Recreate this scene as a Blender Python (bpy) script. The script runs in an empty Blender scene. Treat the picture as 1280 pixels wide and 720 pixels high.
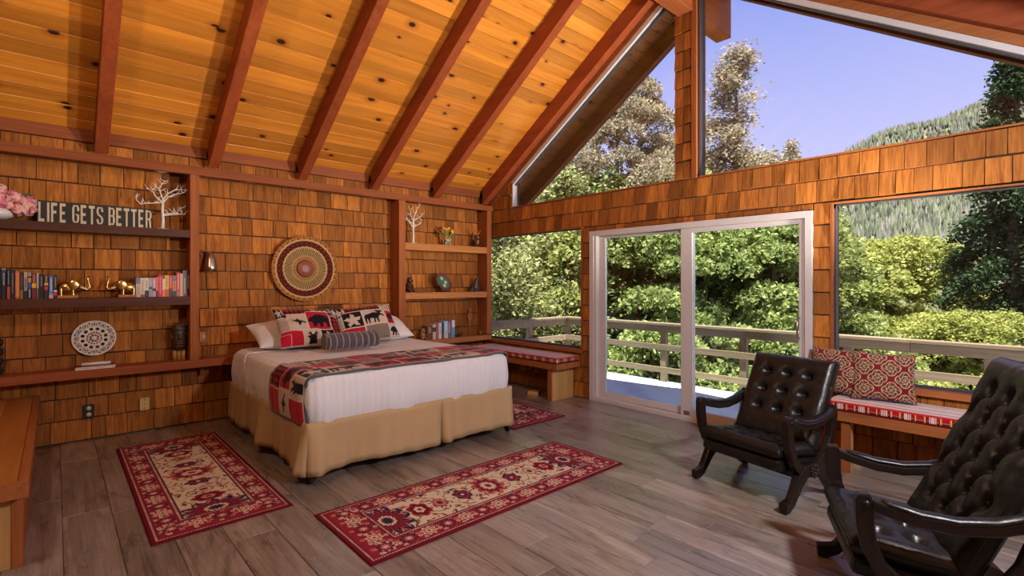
import bpy, math, random
import numpy as np
from mathutils import Vector, Matrix

# ------------------------------------------------------------------ camera, sky, sun, exposure
SC = bpy.context.scene
COL = SC.collection
PI = math.pi
cam_d = bpy.data.cameras.new('camera')
cam = bpy.data.objects.new('camera', cam_d); COL.objects.link(cam)
cam.location = (0, 0, 1.42)
cam.rotation_euler = (PI/2, 0, math.radians(47.8-90))
cam_d.sensor_width = 36; cam_d.lens = 630/1280*36; cam_d.shift_y = -7/1280
cam_d.clip_start = .05; cam_d.clip_end = 2000
SC.camera = cam
SC.view_settings.view_transform = 'Standard'; SC.view_settings.look = 'None'
SC.view_settings.gamma = 1; SC.view_settings.use_curve_mapping = False
SC.view_settings.exposure = 0.15
SC.cycles.use_denoising = True
SC.cycles.sample_clamp_indirect = 6
SC.cycles.caustics_reflective = False; SC.cycles.caustics_refractive = False
SC.cycles.transparent_max_bounces = 16; SC.cycles.max_bounces = 10; SC.cycles.diffuse_bounces = 5

W = bpy.data.worlds.new('sky'); SC.world = W; W.use_nodes = True
SKY_STRENGTH = 1.18
SUN = 15.0
FILL_LAMP = 1.0
def lin(r, g, b):
    return tuple(((c/255)/12.92 if c/255 <= .04045 else ((c/255+.055)/1.055)**2.4) for c in (r, g, b))
def sky():
    nt = W.node_tree; nt.nodes.clear()
    tc = nt.nodes.new('ShaderNodeTexCoord'); sp = nt.nodes.new('ShaderNodeSeparateXYZ')
    rp = nt.nodes.new('ShaderNodeValToRGB'); bg = nt.nodes.new('ShaderNodeBackground'); o = nt.nodes.new('ShaderNodeOutputWorld')
    nt.links.new(tc.outputs['Generated'], sp.inputs[0]); nt.links.new(sp.outputs['Z'], rp.inputs[0])
    e = rp.color_ramp.elements
    e[0].position = 0; e[0].color = (*lin(196, 200, 242), 1)
    e[1].position = 1; e[1].color = (*lin(70, 105, 205), 1)
    for p, c in ((.2, (192, 192, 240)), (.35, (164, 172, 234)), (.5, (130, 148, 224))):
        k = e.new(p); k.color = (*lin(*c), 1)
    nt.links.new(rp.outputs[0], bg.inputs[0]); bg.inputs[1].default_value = SKY_STRENGTH
    nt.links.new(bg.outputs[0], o.inputs[0])
sky()
sl = bpy.data.lights.new('sun', 'SUN'); sl.energy = SUN; sl.angle = math.radians(.6); sl.color = (1, .94, .84)
sun = bpy.data.objects.new('sun', sl); COL.objects.link(sun)
sun.rotation_euler = Vector((.20, .22, -1)).to_track_quat('-Z', 'Y').to_euler()
sun.location = (0, 0, 12)

# ------------------------------------------------------------------ helpers
class MB:
    """collects faces; link() makes ONE mesh object of them"""
    def __init__(s): s.v = []; s.f = []; s.m = []; s.s = []
    def add(s, vs, fs, mi=0, smooth=False):
        b = len(s.v); s.v += [tuple(p) for p in vs]
        for f in fs: s.f.append([b+i for i in f]); s.m.append(mi); s.s.append(smooth)
        return s
    def box(s, x0, x1, y0, y1, z0, z1, mi=0):
        return s.add([(x0,y0,z0),(x1,y0,z0),(x1,y1,z0),(x0,y1,z0),(x0,y0,z1),(x1,y0,z1),(x1,y1,z1),(x0,y1,z1)],
                     [(0,3,2,1),(4,5,6,7),(0,1,5,4),(1,2,6,5),(2,3,7,6),(3,0,4,7)], mi)
    def prism(s, poly, fn, d0, d1, mi=0, smooth=False):
        """poly (a,b) list, extruded between depths d0,d1; fn(a,b,d)->xyz"""
        n = len(poly)
        vs = [fn(a, b, d0) for a, b in poly]+[fn(a, b, d1) for a, b in poly]
        fs = [(i, (i+1) % n, n+(i+1) % n, n+i) for i in range(n)]
        s.add(vs, fs, mi, smooth)
        s.add(vs, [tuple(range(n))[::-1], tuple(range(n, 2*n))], mi)
        return s
    def tube(s, pts, r, n=8, mi=0, cap=True, smooth=True, flat=1.0):
        pts = [Vector(p) for p in pts]; k = len(pts)
        rs = r if isinstance(r, (list, tuple)) else [r]*k
        t0 = (pts[1]-pts[0]).normalized()
        up = Vector((0, 0, 1)) if abs(t0.z) < .9 else Vector((1, 0, 0))
        a = t0.cross(up).normalized(); vs = []
        for i, p in enumerate(pts):
            t = (pts[min(i+1, k-1)]-pts[max(i-1, 0)]).normalized()
            a = (a-t*a.dot(t)).normalized(); b = t.cross(a)
            for j in range(n):
                q = 2*PI*j/n; vs.append(p+a*math.cos(q)*rs[i]+b*math.sin(q)*rs[i]*flat)
        fs = [(i*n+j, i*n+(j+1) % n, (i+1)*n+(j+1) % n, (i+1)*n+j) for i in range(k-1) for j in range(n)]
        s.add(vs, fs, mi, smooth)
        if cap: s.add(vs, [tuple(range(n))[::-1], tuple(range((k-1)*n, k*n))], mi)
        return s
    def lathe(s, prof, n=24, c=(0, 0, 0), ax='Z', mi=0, smooth=True, close=True):
        vs = []
        for r, z in prof:
            for j in range(n):
                q = 2*PI*j/n; x, y = r*math.cos(q), r*math.sin(q)
                p = (x, y, z) if ax == 'Z' else ((x, -z, y) if ax == 'Y' else (z, x, y))
                vs.append((p[0]+c[0], p[1]+c[1], p[2]+c[2]))
        k = len(prof)
        fs = [(i*n+j, i*n+(j+1) % n, (i+1)*n+(j+1) % n, (i+1)*n+j) for i in range(k-1) for j in range(n)]
        s.add(vs, fs, mi, smooth)
        if close: s.add(vs, [tuple(range(n))[::-1], tuple(range((k-1)*n, k*n))], mi)
        return s
    def ball(s, c, r, nu=12, nv=8, mi=0, fn=None):
        r = r if isinstance(r, (tuple, list)) else (r, r, r)
        vs = []; 
        for i in range(nv+1):
            p = PI*i/nv
            for j in range(nu):
                q = 2*PI*j/nu; d = [math.sin(p)*math.cos(q), math.sin(p)*math.sin(q), math.cos(p)]
                k = fn(d) if fn else 1
                vs.append((c[0]+d[0]*r[0]*k, c[1]+d[1]*r[1]*k, c[2]+d[2]*r[2]*k))
        fs = [(i*nu+j, (i+1)*nu+j, (i+1)*nu+(j+1) % nu, i*nu+(j+1) % nu) for i in range(nv) for j in range(nu)]
        return s.add(vs, fs, mi, True)
    def strip(s, cl, wd, fn, d0, d1, mi=0):
        """solid band along centreline cl (a,b) with half widths wd, between depths d0,d1"""
        k = len(cl); L = []; R = []
        for i, (a, b) in enumerate(cl):
            p, q = cl[max(i-1, 0)], cl[min(i+1, k-1)]
            tx, ty = q[0]-p[0], q[1]-p[1]; l = math.hypot(tx, ty) or 1; nx, ny = -ty/l, tx/l
            w = wd[i] if isinstance(wd, (list, tuple)) else wd
            L.append((a+nx*w, b+ny*w)); R.append((a-nx*w, b-ny*w))
        return s.prism(L+R[::-1], fn, d0, d1, mi) if k < 3 else s._bands(L, R, fn, d0, d1, mi)
    def _bands(s, L, R, fn, d0, d1, mi):
        k = len(L); vs = []
        for i in range(k): vs += [fn(*L[i], d0), fn(*R[i], d0), fn(*R[i], d1), fn(*L[i], d1)]
        fs = [(i*4+j, i*4+(j+1) % 4, i*4+4+(j+1) % 4, i*4+4+j) for i in range(k-1) for j in range(4)]
        s.add(vs, fs, mi); s.add(vs, [(3, 2, 1, 0), ((k-1)*4, (k-1)*4+1, (k-1)*4+2, (k-1)*4+3)], mi)
        return s
    def mesh(s, name):
        me = bpy.data.meshes.new(name)
        me.from_pydata(s.v, [], s.f)
        me.polygons.foreach_set('material_index', s.m); me.polygons.foreach_set('use_smooth', s.s)
        me.update(); return me

def obj(name, mb, mats, parent=None, bevel=0, sub=0, loc=None, fix=True):
    me = mb.mesh(name) if isinstance(mb, MB) else mb
    if isinstance(mb, MB) and fix:
        import bmesh
        bm = bmesh.new(); bm.from_mesh(me); bmesh.ops.remove_doubles(bm, verts=bm.verts, dist=1e-5)
        bmesh.ops.recalc_face_normals(bm, faces=bm.faces); bm.to_mesh(me); bm.free()
    for m in (mats if isinstance(mats, (list, tuple)) else [mats]): me.materials.append(m)
    o = bpy.data.objects.new(name, me); COL.objects.link(o)
    if parent: o.parent = parent
    if loc: o.location = loc
    if bevel:
        b = o.modifiers.new('bevel', 'BEVEL'); b.width = bevel; b.segments = 2; b.limit_method = 'ANGLE'
    if sub:
        b = o.modifiers.new('subsurf', 'SUBSURF'); b.levels = sub; b.render_levels = sub
    return o
def tag(o, label, cat, group=None):
    o['label'] = label; o['category'] = cat
    if group: o['group'] = group
    return o
def thing(name, label, cat, loc=(0, 0, 0), rz=0, group=None):
    o = bpy.data.objects.new(name, None); COL.objects.link(o); o.location = loc; o.rotation_euler = (0, 0, rz)
    o.empty_display_size = .1
    return tag(o, label, cat, group)
def struct(name, mb, mats, **k):
    o = obj(name, mb, mats, **k); o['kind'] = 'structure'; return o
def stuff(o): o['kind'] = 'stuff'; return o
def mesh_np(name, v, quads=None, tris=None, cols=None, smooth=False):
    """fast mesh from numpy arrays"""
    me = bpy.data.meshes.new(name); v = np.asarray(v, dtype=np.float32)
    f = quads if quads is not None else tris; k = f.shape[1]
    me.vertices.add(len(v)); me.vertices.foreach_set('co', v.ravel())
    me.loops.add(f.size); me.loops.foreach_set('vertex_index', f.ravel().astype(np.int32))
    me.polygons.add(len(f)); me.polygons.foreach_set('loop_start', np.arange(len(f), dtype=np.int32)*k)
    me.polygons.foreach_set('loop_total', np.full(len(f), k, dtype=np.int32))
    if smooth: me.polygons.foreach_set('use_smooth', np.ones(len(f), dtype=bool))
    me.update(calc_edges=True)
    if cols is not None:
        a = me.color_attributes.new('Col', 'FLOAT_COLOR', 'POINT')
        a.data.foreach_set('color', np.c_[cols, np.ones(len(cols))].astype(np.float32).ravel())
    return me
def gridfaces(nu, nv):
    i = np.arange(nu-1)[:, None]*nv+np.arange(nv-1)[None, :]; i = i.ravel()
    return np.c_[i, i+nv, i+nv+1, i+1]

# ------------------------------------------------------------------ materials
class NT:
    def __init__(s, name):
        s.mat = bpy.data.materials.new(name); s.mat.use_nodes = True; s.t = s.mat.node_tree; s.t.nodes.clear()
        s.out = s.n('ShaderNodeOutputMaterial'); s.bsdf = None
    def n(s, typ, ins=None, **props):
        nd = s.t.nodes.new(typ)
        for k, v in props.items(): setattr(nd, k, v)
        for k, v in (ins or {}).items():
            sock = nd.inputs[k]
            if isinstance(v, bpy.types.NodeSocket): s.t.links.new(v, sock)
            else: sock.default_value = v
        return nd
    def math(s, op, a, b=0.0, clamp=False):
        return s.n('ShaderNodeMath', {0: a, 1: b}, operation=op, use_clamp=clamp).outputs[0]
    def vmath(s, op, a, b): return s.n('ShaderNodeVectorMath', {0: a, 1: b}, operation=op).outputs[0]
    def ramp(s, fac, stops):
        r = s.n('ShaderNodeValToRGB', {0: fac}); e = r.color_ramp.elements
        while len(e) > 1: e.remove(e[-1])
        e[0].position = stops[0][0]; e[0].color = (*stops[0][1], 1)
        for p, c in stops[1:]: k = e.new(p); k.color = (*c, 1)
        return r.outputs[0]
    def mix(s, fac, a, b, mode='MIX'):
        m = s.n('ShaderNodeMix', data_type='RGBA', blend_type=mode)
        for i, v in ((0, fac), (6, a), (7, b)):
            if isinstance(v, bpy.types.NodeSocket): s.t.links.new(v, m.inputs[i])
            else: m.inputs[i].default_value = (*v, 1) if isinstance(v, tuple) and len(v) == 3 else v
        return m.outputs[2]
    def rng(s, v, a, b, c, d):
        return s.n('ShaderNodeMapRange', {0: v, 1: a, 2: b, 3: c, 4: d}).outputs[0]
    def done(s, col=None, rough=.5, metal=0, bump=None, bstr=.3, bdist=.01, spec=.5, **ins):
        d = {'Roughness': rough, 'Metallic': metal, 'Specular IOR Level': spec}
        if col is not None: d['Base Color'] = (*col, 1) if isinstance(col, tuple) else col
        if bump is not None: d['Normal'] = s.n('ShaderNodeBump', {'Strength': bstr, 'Distance': bdist, 'Height': bump}).outputs[0]
        d.update(ins)
        s.bsdf = s.n('ShaderNodeBsdfPrincipled', d)
        s.t.links.new(s.bsdf.outputs[0], s.out.inputs[0]); return s.mat
    def rnd(s):
        a = s.n('ShaderNodeObjectInfo').outputs['Random']; b = s.n('ShaderNodeNewGeometry').outputs['Random Per Island']
        return s.math('FRACT', s.math('ADD', a, s.math('MULTIPLY', b, 3.71)))
    def pos(s): return s.n('ShaderNodeNewGeometry').outputs['Position']
    def objco(s): return s.n('ShaderNodeTexCoord').outputs['Object']
    def noise(s, vec, scale=1, detail=3, rough=.5, dist=0):
        return s.n('ShaderNodeTexNoise', {'Vector': vec, 'Scale': scale, 'Detail': detail, 'Roughness': rough, 'Distortion': dist}).outputs['Fac']

def plain(name, col, rough=.5, metal=0, spec=.5, nscale=0, nstr=.15, vary=0):
    t = NT(name); c = col
    if vary:
        f = t.noise(t.objco(), nscale or 20, 3)
        c = t.mix(f, tuple(x*(1-vary) for x in col), tuple(min(1, x*(1+vary)) for x in col))
    b = t.noise(t.objco(), nscale, 3) if nscale else None
    return t.done(c, rough, metal, b, nstr, .004, spec)
def wood(name, c0, c1, axis='Z', across=55., along=3., rough=.5, vary=.3, knots=0, bstr=.25, streak=.5, local=False, spec=.4, hue=None, bd=.003, tight=0.0):
    t = NT(name); r = t.rnd(); p = t.objco() if local else t.pos()
    off = t.n('ShaderNodeCombineXYZ', {0: t.math('MULTIPLY', r, 17.3), 1: t.math('MULTIPLY', r, 9.1), 2: t.math('MULTIPLY', r, 23.7)}).outputs[0]
    q = t.vmath('ADD', p, off)
    sc = {'X': (along, across, across), 'Y': (across, along, across), 'Z': (across, across, along)}[axis]
    sc2 = tuple(x*.25 for x in sc)
    f = t.noise(t.vmath('MULTIPLY', q, sc), 1, 4, .6, .4)
    g = t.noise(t.vmath('MULTIPLY', q, sc2), 1, 3, .5, .8)
    m = t.math('ADD', t.math('MULTIPLY', f, 1-streak), t.math('MULTIPLY', g, streak))
    c = t.ramp(m, [(.3+tight, c0), (.7-tight, c1)])
    if hue: c = t.mix(t.rng(t.math('FRACT', t.math('MULTIPLY', r, 7.3)), .6, 1, 0, .75), c, hue)
    k = t.rng(r, 0, 1, 1-vary, 1+vary)
    c = t.mix(1.0, c, t.n('ShaderNodeCombineColor', {0: k, 1: k, 2: k}).outputs[0], 'MULTIPLY')
    if knots:
        v = t.n('ShaderNodeTexVoronoi', {'Vector': t.vmath('MULTIPLY', q, (knots*.62, knots*1.15, 0)), 'Scale': 1.0}, voronoi_dimensions='2D')
        vr = t.n('ShaderNodeSeparateColor', {0: v.outputs['Color']}).outputs[0]
        sz = t.rng(vr, .42, 1, .5, 1.15)
        d = t.math('ADD', t.math('DIVIDE', v.outputs['Distance'], sz), t.math('MULTIPLY', t.math('LESS_THAN', vr, .42), 9.0))
        ring = t.rng(d, .08, .26, .6, 0.0); c = t.mix(ring, c, (c0[0]*.7, c0[1]*.45, c0[2]*.35))
        core = t.rng(d, .07, .11, .95, 0.0); c = t.mix(core, c, (.018, .007, .003))
    return t.done(c, rough, 0, f, bstr, bd, spec)
def vcol(name, rough=.9, bump=0, bscale=300, spec=.2, sheen=0):
    t = NT(name); a = t.n('ShaderNodeAttribute', attribute_name='Col').outputs['Color']
    b = t.noise(t.objco(), bscale, 2) if bump else None
    return t.done(a, rough, 0, b, bump, .003, spec, **({'Sheen Weight': sheen} if sheen else {}))
def glass(name, tint=(1, 1, 1), refl=.06):
    t = NT(name)
    tr = t.n('ShaderNodeBsdfTransparent', {0: (*tint, 1)}); gl = t.n('ShaderNodeBsdfGlossy', {0: (1, 1, 1, 1), 'Roughness': .02})
    fc = t.n('ShaderNodeLayerWeight', {'Blend': .5}).outputs['Facing']
    fr = t.math('ADD', t.math('MULTIPLY', t.math('POWER', fc, 5.0), .6), refl*.5)
    m = t.n('ShaderNodeMixShader', {0: fr, 1: tr.outputs[0], 2: gl.outputs[0]})
    t.t.links.new(m.outputs[0], t.out.inputs[0]); return t.mat

M = {}
M['shingle'] = wood('cedar_shingle', (.22, .066, .012), (.50, .178, .032), 'Z', 70, 2.2, .72, .30, bstr=.5, hue=(.20, .070, .018), bd=.004, spec=.15, tight=.07)
M['backing'] = plain('dark_backing', (.05, .02, .01), .9)
M['pine'] = wood('knotty_pine', (.44, .138, .014), (.76, .290, .034), 'X', 26, 1.4, .38, .26, knots=4.2, bstr=.1)
M['soffit'] = wood('dark_soffit', (.10, .035, .014), (.19, .07, .028), 'X', 26, 1.4, .6, .2, knots=4.2, bstr=.1, spec=.2)  # outdoor planks, darker brown than the ceiling pine
M['barge'] = wood('dark_barge', (.09, .028, .018), (.16, .05, .030), 'Y', 40, 2.5, .6, .12, spec=.2)  # outdoor rafters, darker than the indoor ones
M['rafter'] = wood('redwood_rafter', (.22, .042, .012), (.38, .085, .024), 'Y', 40, 2.5, .55, .12, bstr=.2, spec=.2)
M['trim'] = wood('red_cedar_trim', (.21, .050, .015), (.35, .100, .029), 'X', 60, 2.5, .6, .12, spec=.15)
M['trimz'] = wood('red_cedar_post', (.23, .060, .017), (.40, .125, .036), 'Z', 60, 2.5, .6, .12, spec=.15)
M['trimy'] = wood('red_cedar_sill', (.24, .070, .020), (.40, .135, .040), 'Y', 60, 2.5, .6, .12, spec=.15)
M['shelf_dark'] = wood('dark_shelf', (.060, .018, .009), (.11, .032, .014), 'X', 60, 2.5, .5, .1, spec=.2)
M['shelf_brightened'] = wood('cedar_brightened', (.36, .13, .034), (.54, .22, .062), 'X', 60, 2.5, .55, .1, spec=.2)  # trim cedar made lighter, window light on the right bookcase put into the colour
M['floor'] = None
M['vinyl'] = plain('white_vinyl', (.60, .54, .52), .4)
M['darkseal'] = plain('dark_seal', (.05, .04, .05), .5)
M['glass'] = glass('window_glass', (.97, .98, .97))
M['glass_teal'] = glass('door_glass', (.91, .97, .955))
M['metal_dark'] = plain('dark_metal', (.03, .03, .03), .4, .8)
M['brass'] = plain('brass', (.72, .48, .16), .22, 1.0)
M['steel'] = plain('brushed_steel', (.5, .42, .33), .3, 1.0)
M['white_paint'] = plain('white_paint', (.78, .70, .62), .6)
M['black'] = plain('black_paint', (.012, .010, .010), .5)
M['plain_wall'] = wood('panel_wall', (.28, .12, .05), (.42, .19, .08), 'Z', 30, 2, .6, .1)

def floor_mat():
    t = NT('grey_oak_floor'); r = t.rnd(); p = t.pos()
    off = t.n('ShaderNodeCombineXYZ', {0: t.math('MULTIPLY', r, 11.3), 1: t.math('MULTIPLY', r, 31.1), 2: 0.0}).outputs[0]
    q = t.vmath('ADD', p, off)
    f = t.noise(t.vmath('MULTIPLY', q, (70, 2.4, 1)), 1, 5, .7, .5)
    g = t.noise(t.vmath('MULTIPLY', q, (10, 1.3, 1)), 1, 4, .6, .8)
    c = t.ramp(t.math('ADD', t.math('MULTIPLY', f, .5), t.math('MULTIPLY', g, .5)), [(.34, (.105, .077, .061)), (.48, (.205, .158, .130)), (.64, (.33, .27, .232))])
    s_ = t.noise(t.vmath('MULTIPLY', q, (6, 1.9, 1)), 1, 6, .72, 1.4)
    c = t.mix(t.rng(s_, .54, .68, 0, .65), c, (.055, .040, .031))
    k = t.rng(r, 0, 1, .76, 1.24)
    c = t.mix(1.0, c, t.n('ShaderNodeCombineColor', {0: k, 1: k, 2: k}).outputs[0], 'MULTIPLY')
    return t.done(c, t.rng(g, .3, .7, .24, .40), 0, f, .2, .002, .6, **{'Coat Weight': .45, 'Coat Roughness': .22})
M['floor'] = floor_mat()

# ------------------------------------------------------------------ room shell
XW, YB, YF, YR = 4.80, 5.93, -.66, 2.64        # gable wall, back wall, front wall, ridge
XL = -4.2
SL = .655
def ceil_z(y): return 4.905-SL*abs(y-YR)
def raft_z(y): return 4.67-SL*abs(y-YR)

rng = random.Random(7)
# floor with planks running toward the back wall
fl = struct('floor', MB().box(XL, 4.95, YF-.1, 6.1, -.2, -.012), M['backing'])
x = 4.95-.23*40; i = 0; far = MB()
planks = []
x = .032-.2286*14
while x < 4.82:
    y = YF-rng.random()*1.22
    while y < YB+.02:
        y0, y1 = max(y, YF), min(y+1.22, YB+.02)
        x0, x1 = max(x, XL), min(x+.2286, 4.83)
        if y1-y0 > .03 and x1-x0 > .02:
            if x < -1.0: far.box(x0+.0008, x1-.0008, y0+.0008, y1-.0008, -.012, 0)
            else: planks.append((x0, x1, y0, y1))
        y += 1.22
    x += .2286
def chamfer_box(x0, x1, y0, y1, z0, z1, c, top=True):
    zt, zi = (z1, z1-c) if top else (z0, z0+c)
    zo = z0 if top else z1
    vs = [(x0,y0,zo),(x1,y0,zo),(x1,y1,zo),(x0,y1,zo),(x0,y0,zi),(x1,y0,zi),(x1,y1,zi),(x0,y1,zi),
          (x0+c,y0+c,zt),(x1-c,y0+c,zt),(x1-c,y1-c,zt),(x0+c,y1-c,zt)]
    fs = [(0,1,5,4),(1,2,6,5),(2,3,7,6),(3,0,4,7),(4,5,9,8),(5,6,10,9),(6,7,11,10),(7,4,8,11),(8,9,10,11),(3,2,1,0)]
    return MB().add(vs, fs)
for (x0, x1, y0, y1) in planks:
    o = obj('floor_plank', chamfer_box(x0+.0011, x1-.0011, y0+.0011, y1-.0011, -.012, 0, .0022), M['floor'], fl)
stuff(obj('floor_planks_behind', far, M['floor'], fl))

# back wall, gable wall, the two walls behind the camera
wb = struct('wall_back', MB().box(XL, 4.95, YB+.015, YB+.16, -.2, 3.0), M['backing'])
g = MB()
XG0, XG1 = XW+.015, XW+.15
for (y0, y1, z0, z1) in [(4.0, 6.09, -.2, .56), (3.89, 4.0, -.2, 2.10), (1.31, 1.465, -.2, 2.10), (YF-.1, 1.31, -.2, .585), (YF-.1, -.45, .585, 2.10),
                         (YF-.1, 6.09, 2.10, 2.47), (1.31, 4.0, 2.036, 2.10), (2.50, 2.765, 2.47, 4.60), (5.30, 6.09, 2.47, 3.0), (YF-.1, -.02, 2.47, 3.0), (5.93, 6.09, .56, 2.10)]:
    g.box(XG0, XG1, y0, y1, z0, z1)
wr = struct('wall_right', g, M['backing'])
struct('wall_left', MB().box(XL-.1, XL, YF-.1, 6.09, -.2, 5.2), M['plain_wall'])
struct('wall_front', MB().box(XL, XG1, YF-.1, YF, -.2, 2.85), M['plain_wall'])

# shingles
def unit_shingle(seed):
    r = random.Random(seed); a, b, c, d = [r.uniform(-.012, .012) for _ in range(4)]
    tb = r.uniform(.016, .026); 
    vs = [(0,0,0),(1,0,0),(1,0,1),(0,0,1),(0+a*0,-tb,0+abs(a)*1.2),(1,-tb*r.uniform(.85,1.1),0+abs(b)*1.2),(1,-.004,1),(0,-.004,1)]
    return MB().add(vs, [(0,3,2,1)[::-1],(4,5,6,7),(0,1,5,4),(1,2,6,5),(2,3,7,6),(3,0,4,7)]).mesh('shingle')
UNITS = []
for k in range(8):
    me = unit_shingle(k); me.materials.append(M['shingle']); UNITS.append(me)
def proj_area(p, w, h, nx):
    f = 630; ca, sa = .6717, .7408
    d = p[0]*ca+p[1]*sa; r = p[0]*sa-p[1]*ca
    if d < .3: return 0
    u, v = 640+f*r/d, 353-f*(p[2]-1.42)/d
    if not (-20 < u < 1300 and -20 < v < 740): return 0
    return w*h/d/d*(abs(nx[0]*p[0]+nx[1]*p[1])/math.hypot(p[0], p[1]))
def lay(regions, pitch, z_ref, seed, gable, limit, hidden):
    r = random.Random(seed); items = []
    for reg in regions:
        a0, a1, z0, z1 = reg[:4]; wmin, wmax = reg[4:6] if len(reg) > 4 else (.085, .2)
        k0 = math.floor((z0-z_ref)/pitch); z = z_ref+k0*pitch
        while z < z1-.004:
            b, t = max(z, z0), min(z+pitch, z1)
            if t-b > .012:
                a = a0
                if a1-a0 > .4: a -= r.random()*.12
                while a < a1-.003:
                    w = r.uniform(wmin, wmax)
                    if a1-a0 < .3 and wmax > .19: w = a1-a0      # single-width column
                    e = min(a+w, a1)
                    if a1-e < .035: e = a1
                    s = max(a, a0)
                    if e-s > .012: items.append((s, e, b+r.uniform(-.002, .006)*(b > .02), t-.007))
                    a = e
            z += pitch
    out = []
    for (s, e, b, t) in items:
        gap = r.uniform(.0015, .0042)
        c = ((s+e)/2, (b+t)/2); p = (XW, c[0], c[1]) if gable else (c[0], YB, c[1])
        ar = proj_area(p, e-s, t-b, (1, 0) if gable else (0, 1))
        if hidden(*c): ar = 0
        out.append((ar, s+gap, e-gap, b, t, r.randrange(8)))
    out.sort(key=lambda q: -q[0])
    return out
def place(out, wall, gable, limit):
    rest = MB()
    for i, (ar, s, e, b, t, k) in enumerate(out):
        if gable: M4 = Matrix.Translation((XW+.015, e, b)) @ Matrix.Rotation(-PI/2, 4, 'Z') @ Matrix.Diagonal((e-s, 1, t-b, 1))
        else: M4 = Matrix.Translation((s, YB+.015, b)) @ Matrix.Diagonal((e-s, 1, t-b, 1))
        if i < limit and ar > 0:
            o = bpy.data.objects.new('shingle', UNITS[k]); COL.objects.link(o); o.parent = wall; o.matrix_local = M4
        else:
            me = UNITS[k]; rest.add([M4 @ v.co for v in me.vertices], [tuple(p.vertices) for p in me.polygons])
    if rest.v: stuff(obj('small_shingles', rest, M['shingle'], wall, fix=False))
ob = lay([(-1.6, 4.8, 0.0, 2.70, .095, .225)], .191, .011, 3, False, 300, lambda a, z: (1.45 < a < 3.1 and z < .62) or a < -.45)
place(ob, wb, False, 300)
og = lay([(YF, 5.93, 2.10, 2.478, .10, .17), (1.465, 3.89, 2.04, 2.10, .1, .17), (3.893, 4.0, 0, 2.10), (1.33, 1.462, 0, 2.10), (4.0, 5.92, 0, .545, .1, .18), (YF, 1.33, 0, .57, .1, .18),
          (2.57, 2.765, 2.478, 4.3, .085, .12), (5.30, 5.93, 2.478, 2.98, .09, .15), (YF, -.02, 2.478, 2.98, .09, .15)], .19, 2.098, 5, True, 300, lambda a, z: False)
place(og, wr, True, 300)

# ceiling: planks, rafters, ridge beam; the roof above
ce = struct('ceiling', MB().prism([(y, ceil_z(y)+.03) for y in (YF-.55, YR, 6.5)]+[(y, ceil_z(y)+.12) for y in (6.5, YR, YF-.55)], lambda a, b, d: (d, a, b), XL-.1, 5.6), M['backing'])
cs = 1/math.hypot(1, SL); sn = SL*cs
def slope_pt(side, s, dn):        # s metres down from the ridge, dn metres above the plank face
    return (YR+side*(s*cs+dn*sn), 4.905-s*sn+dn*cs)
pr = random.Random(11); joined = MB()
PW = .1395
for side in (1, -1):
    for k in range(34):
        s0, s1 = k*PW, (k+1)*PW-.0012
        if side == -1 and k > 30: continue
        cuts = [XL, pr.choice((-1.6, -.575, .31)), pr.choice((1.195, 2.08)), pr.choice((2.965, 3.85)), 4.87, 5.58]
        for x0, x1 in zip(cuts, cuts[1:]):
            c = .006
            sec = [(s0, .022), (s0, c), (s0+c*.8, 0), (s1-c*.8, 0), (s1, c), (s1, .022)]
            mb = MB().prism(sec, lambda a, b, d: (d, *slope_pt(side, a, b)), x0+.0006, x1-.0006)
            if x1 < -.2 or (side == -1 and k > 22): joined.add(mb.v, mb.f)
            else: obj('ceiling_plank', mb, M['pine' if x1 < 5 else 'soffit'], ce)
stuff(obj('planks_behind', joined, M['pine'], ce))
RX = [-2.345, -1.46, -.575, .31, 1.195, 2.08, 2.965, 3.88, 4.742]
for xr in RX:
    for side in (1, -1):
        yb = 5.83 if side > 0 else YF
        sec = [(YR+side*.06, raft_z(YR+.06)), (YR+side*.06, ceil_z(YR+.06)-.002), (yb, ceil_z(yb)-.002), (yb, raft_z(yb))]
        obj('rafter', MB().prism(sec, lambda a, b, d: (d, a, b), xr-.05, xr+.05), M['rafter'], ce, bevel=.004)
for side in (1, -1):              # outer barge rafters under the eave
    yb = 6.5 if side > 0 else YF-.5
    sec = [(YR+side*.06, raft_z(YR+.06)), (YR+side*.06, ceil_z(YR+.06)-.002), (yb, ceil_z(yb)-.002), (yb, raft_z(yb))]
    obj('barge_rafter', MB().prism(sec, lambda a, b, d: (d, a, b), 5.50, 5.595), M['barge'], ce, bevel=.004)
obj('ridge_beam', MB().box(XL, 5.66, YR-.085, YR+.085, 4.18, 4.86), M['trim'], ce, bevel=.006)
# blocking between the rafters over the back wall and header trim in front of the bookcases
for x0, x1 in zip(RX, RX[1:]):
    obj('blocking', MB().prism([(5.90, 2.68), (5.925, 2.68), (5.925, ceil_z(5.925)), (5.88, ceil_z(5.88))], lambda a, b, d: (d, a, b), x0+.051, x1-.051), M['trim'], ce)
t1 = struct('trim_1', MB().box(XL, 4.79, 5.70, 5.74, 2.467, 2.547).box(XL, 1.04, 5.741, 5.928, 2.49, 2.51).box(3.235, 4.79, 5.741, 5.928, 2.49, 2.51), M['trim'], bevel=.003)

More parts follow.
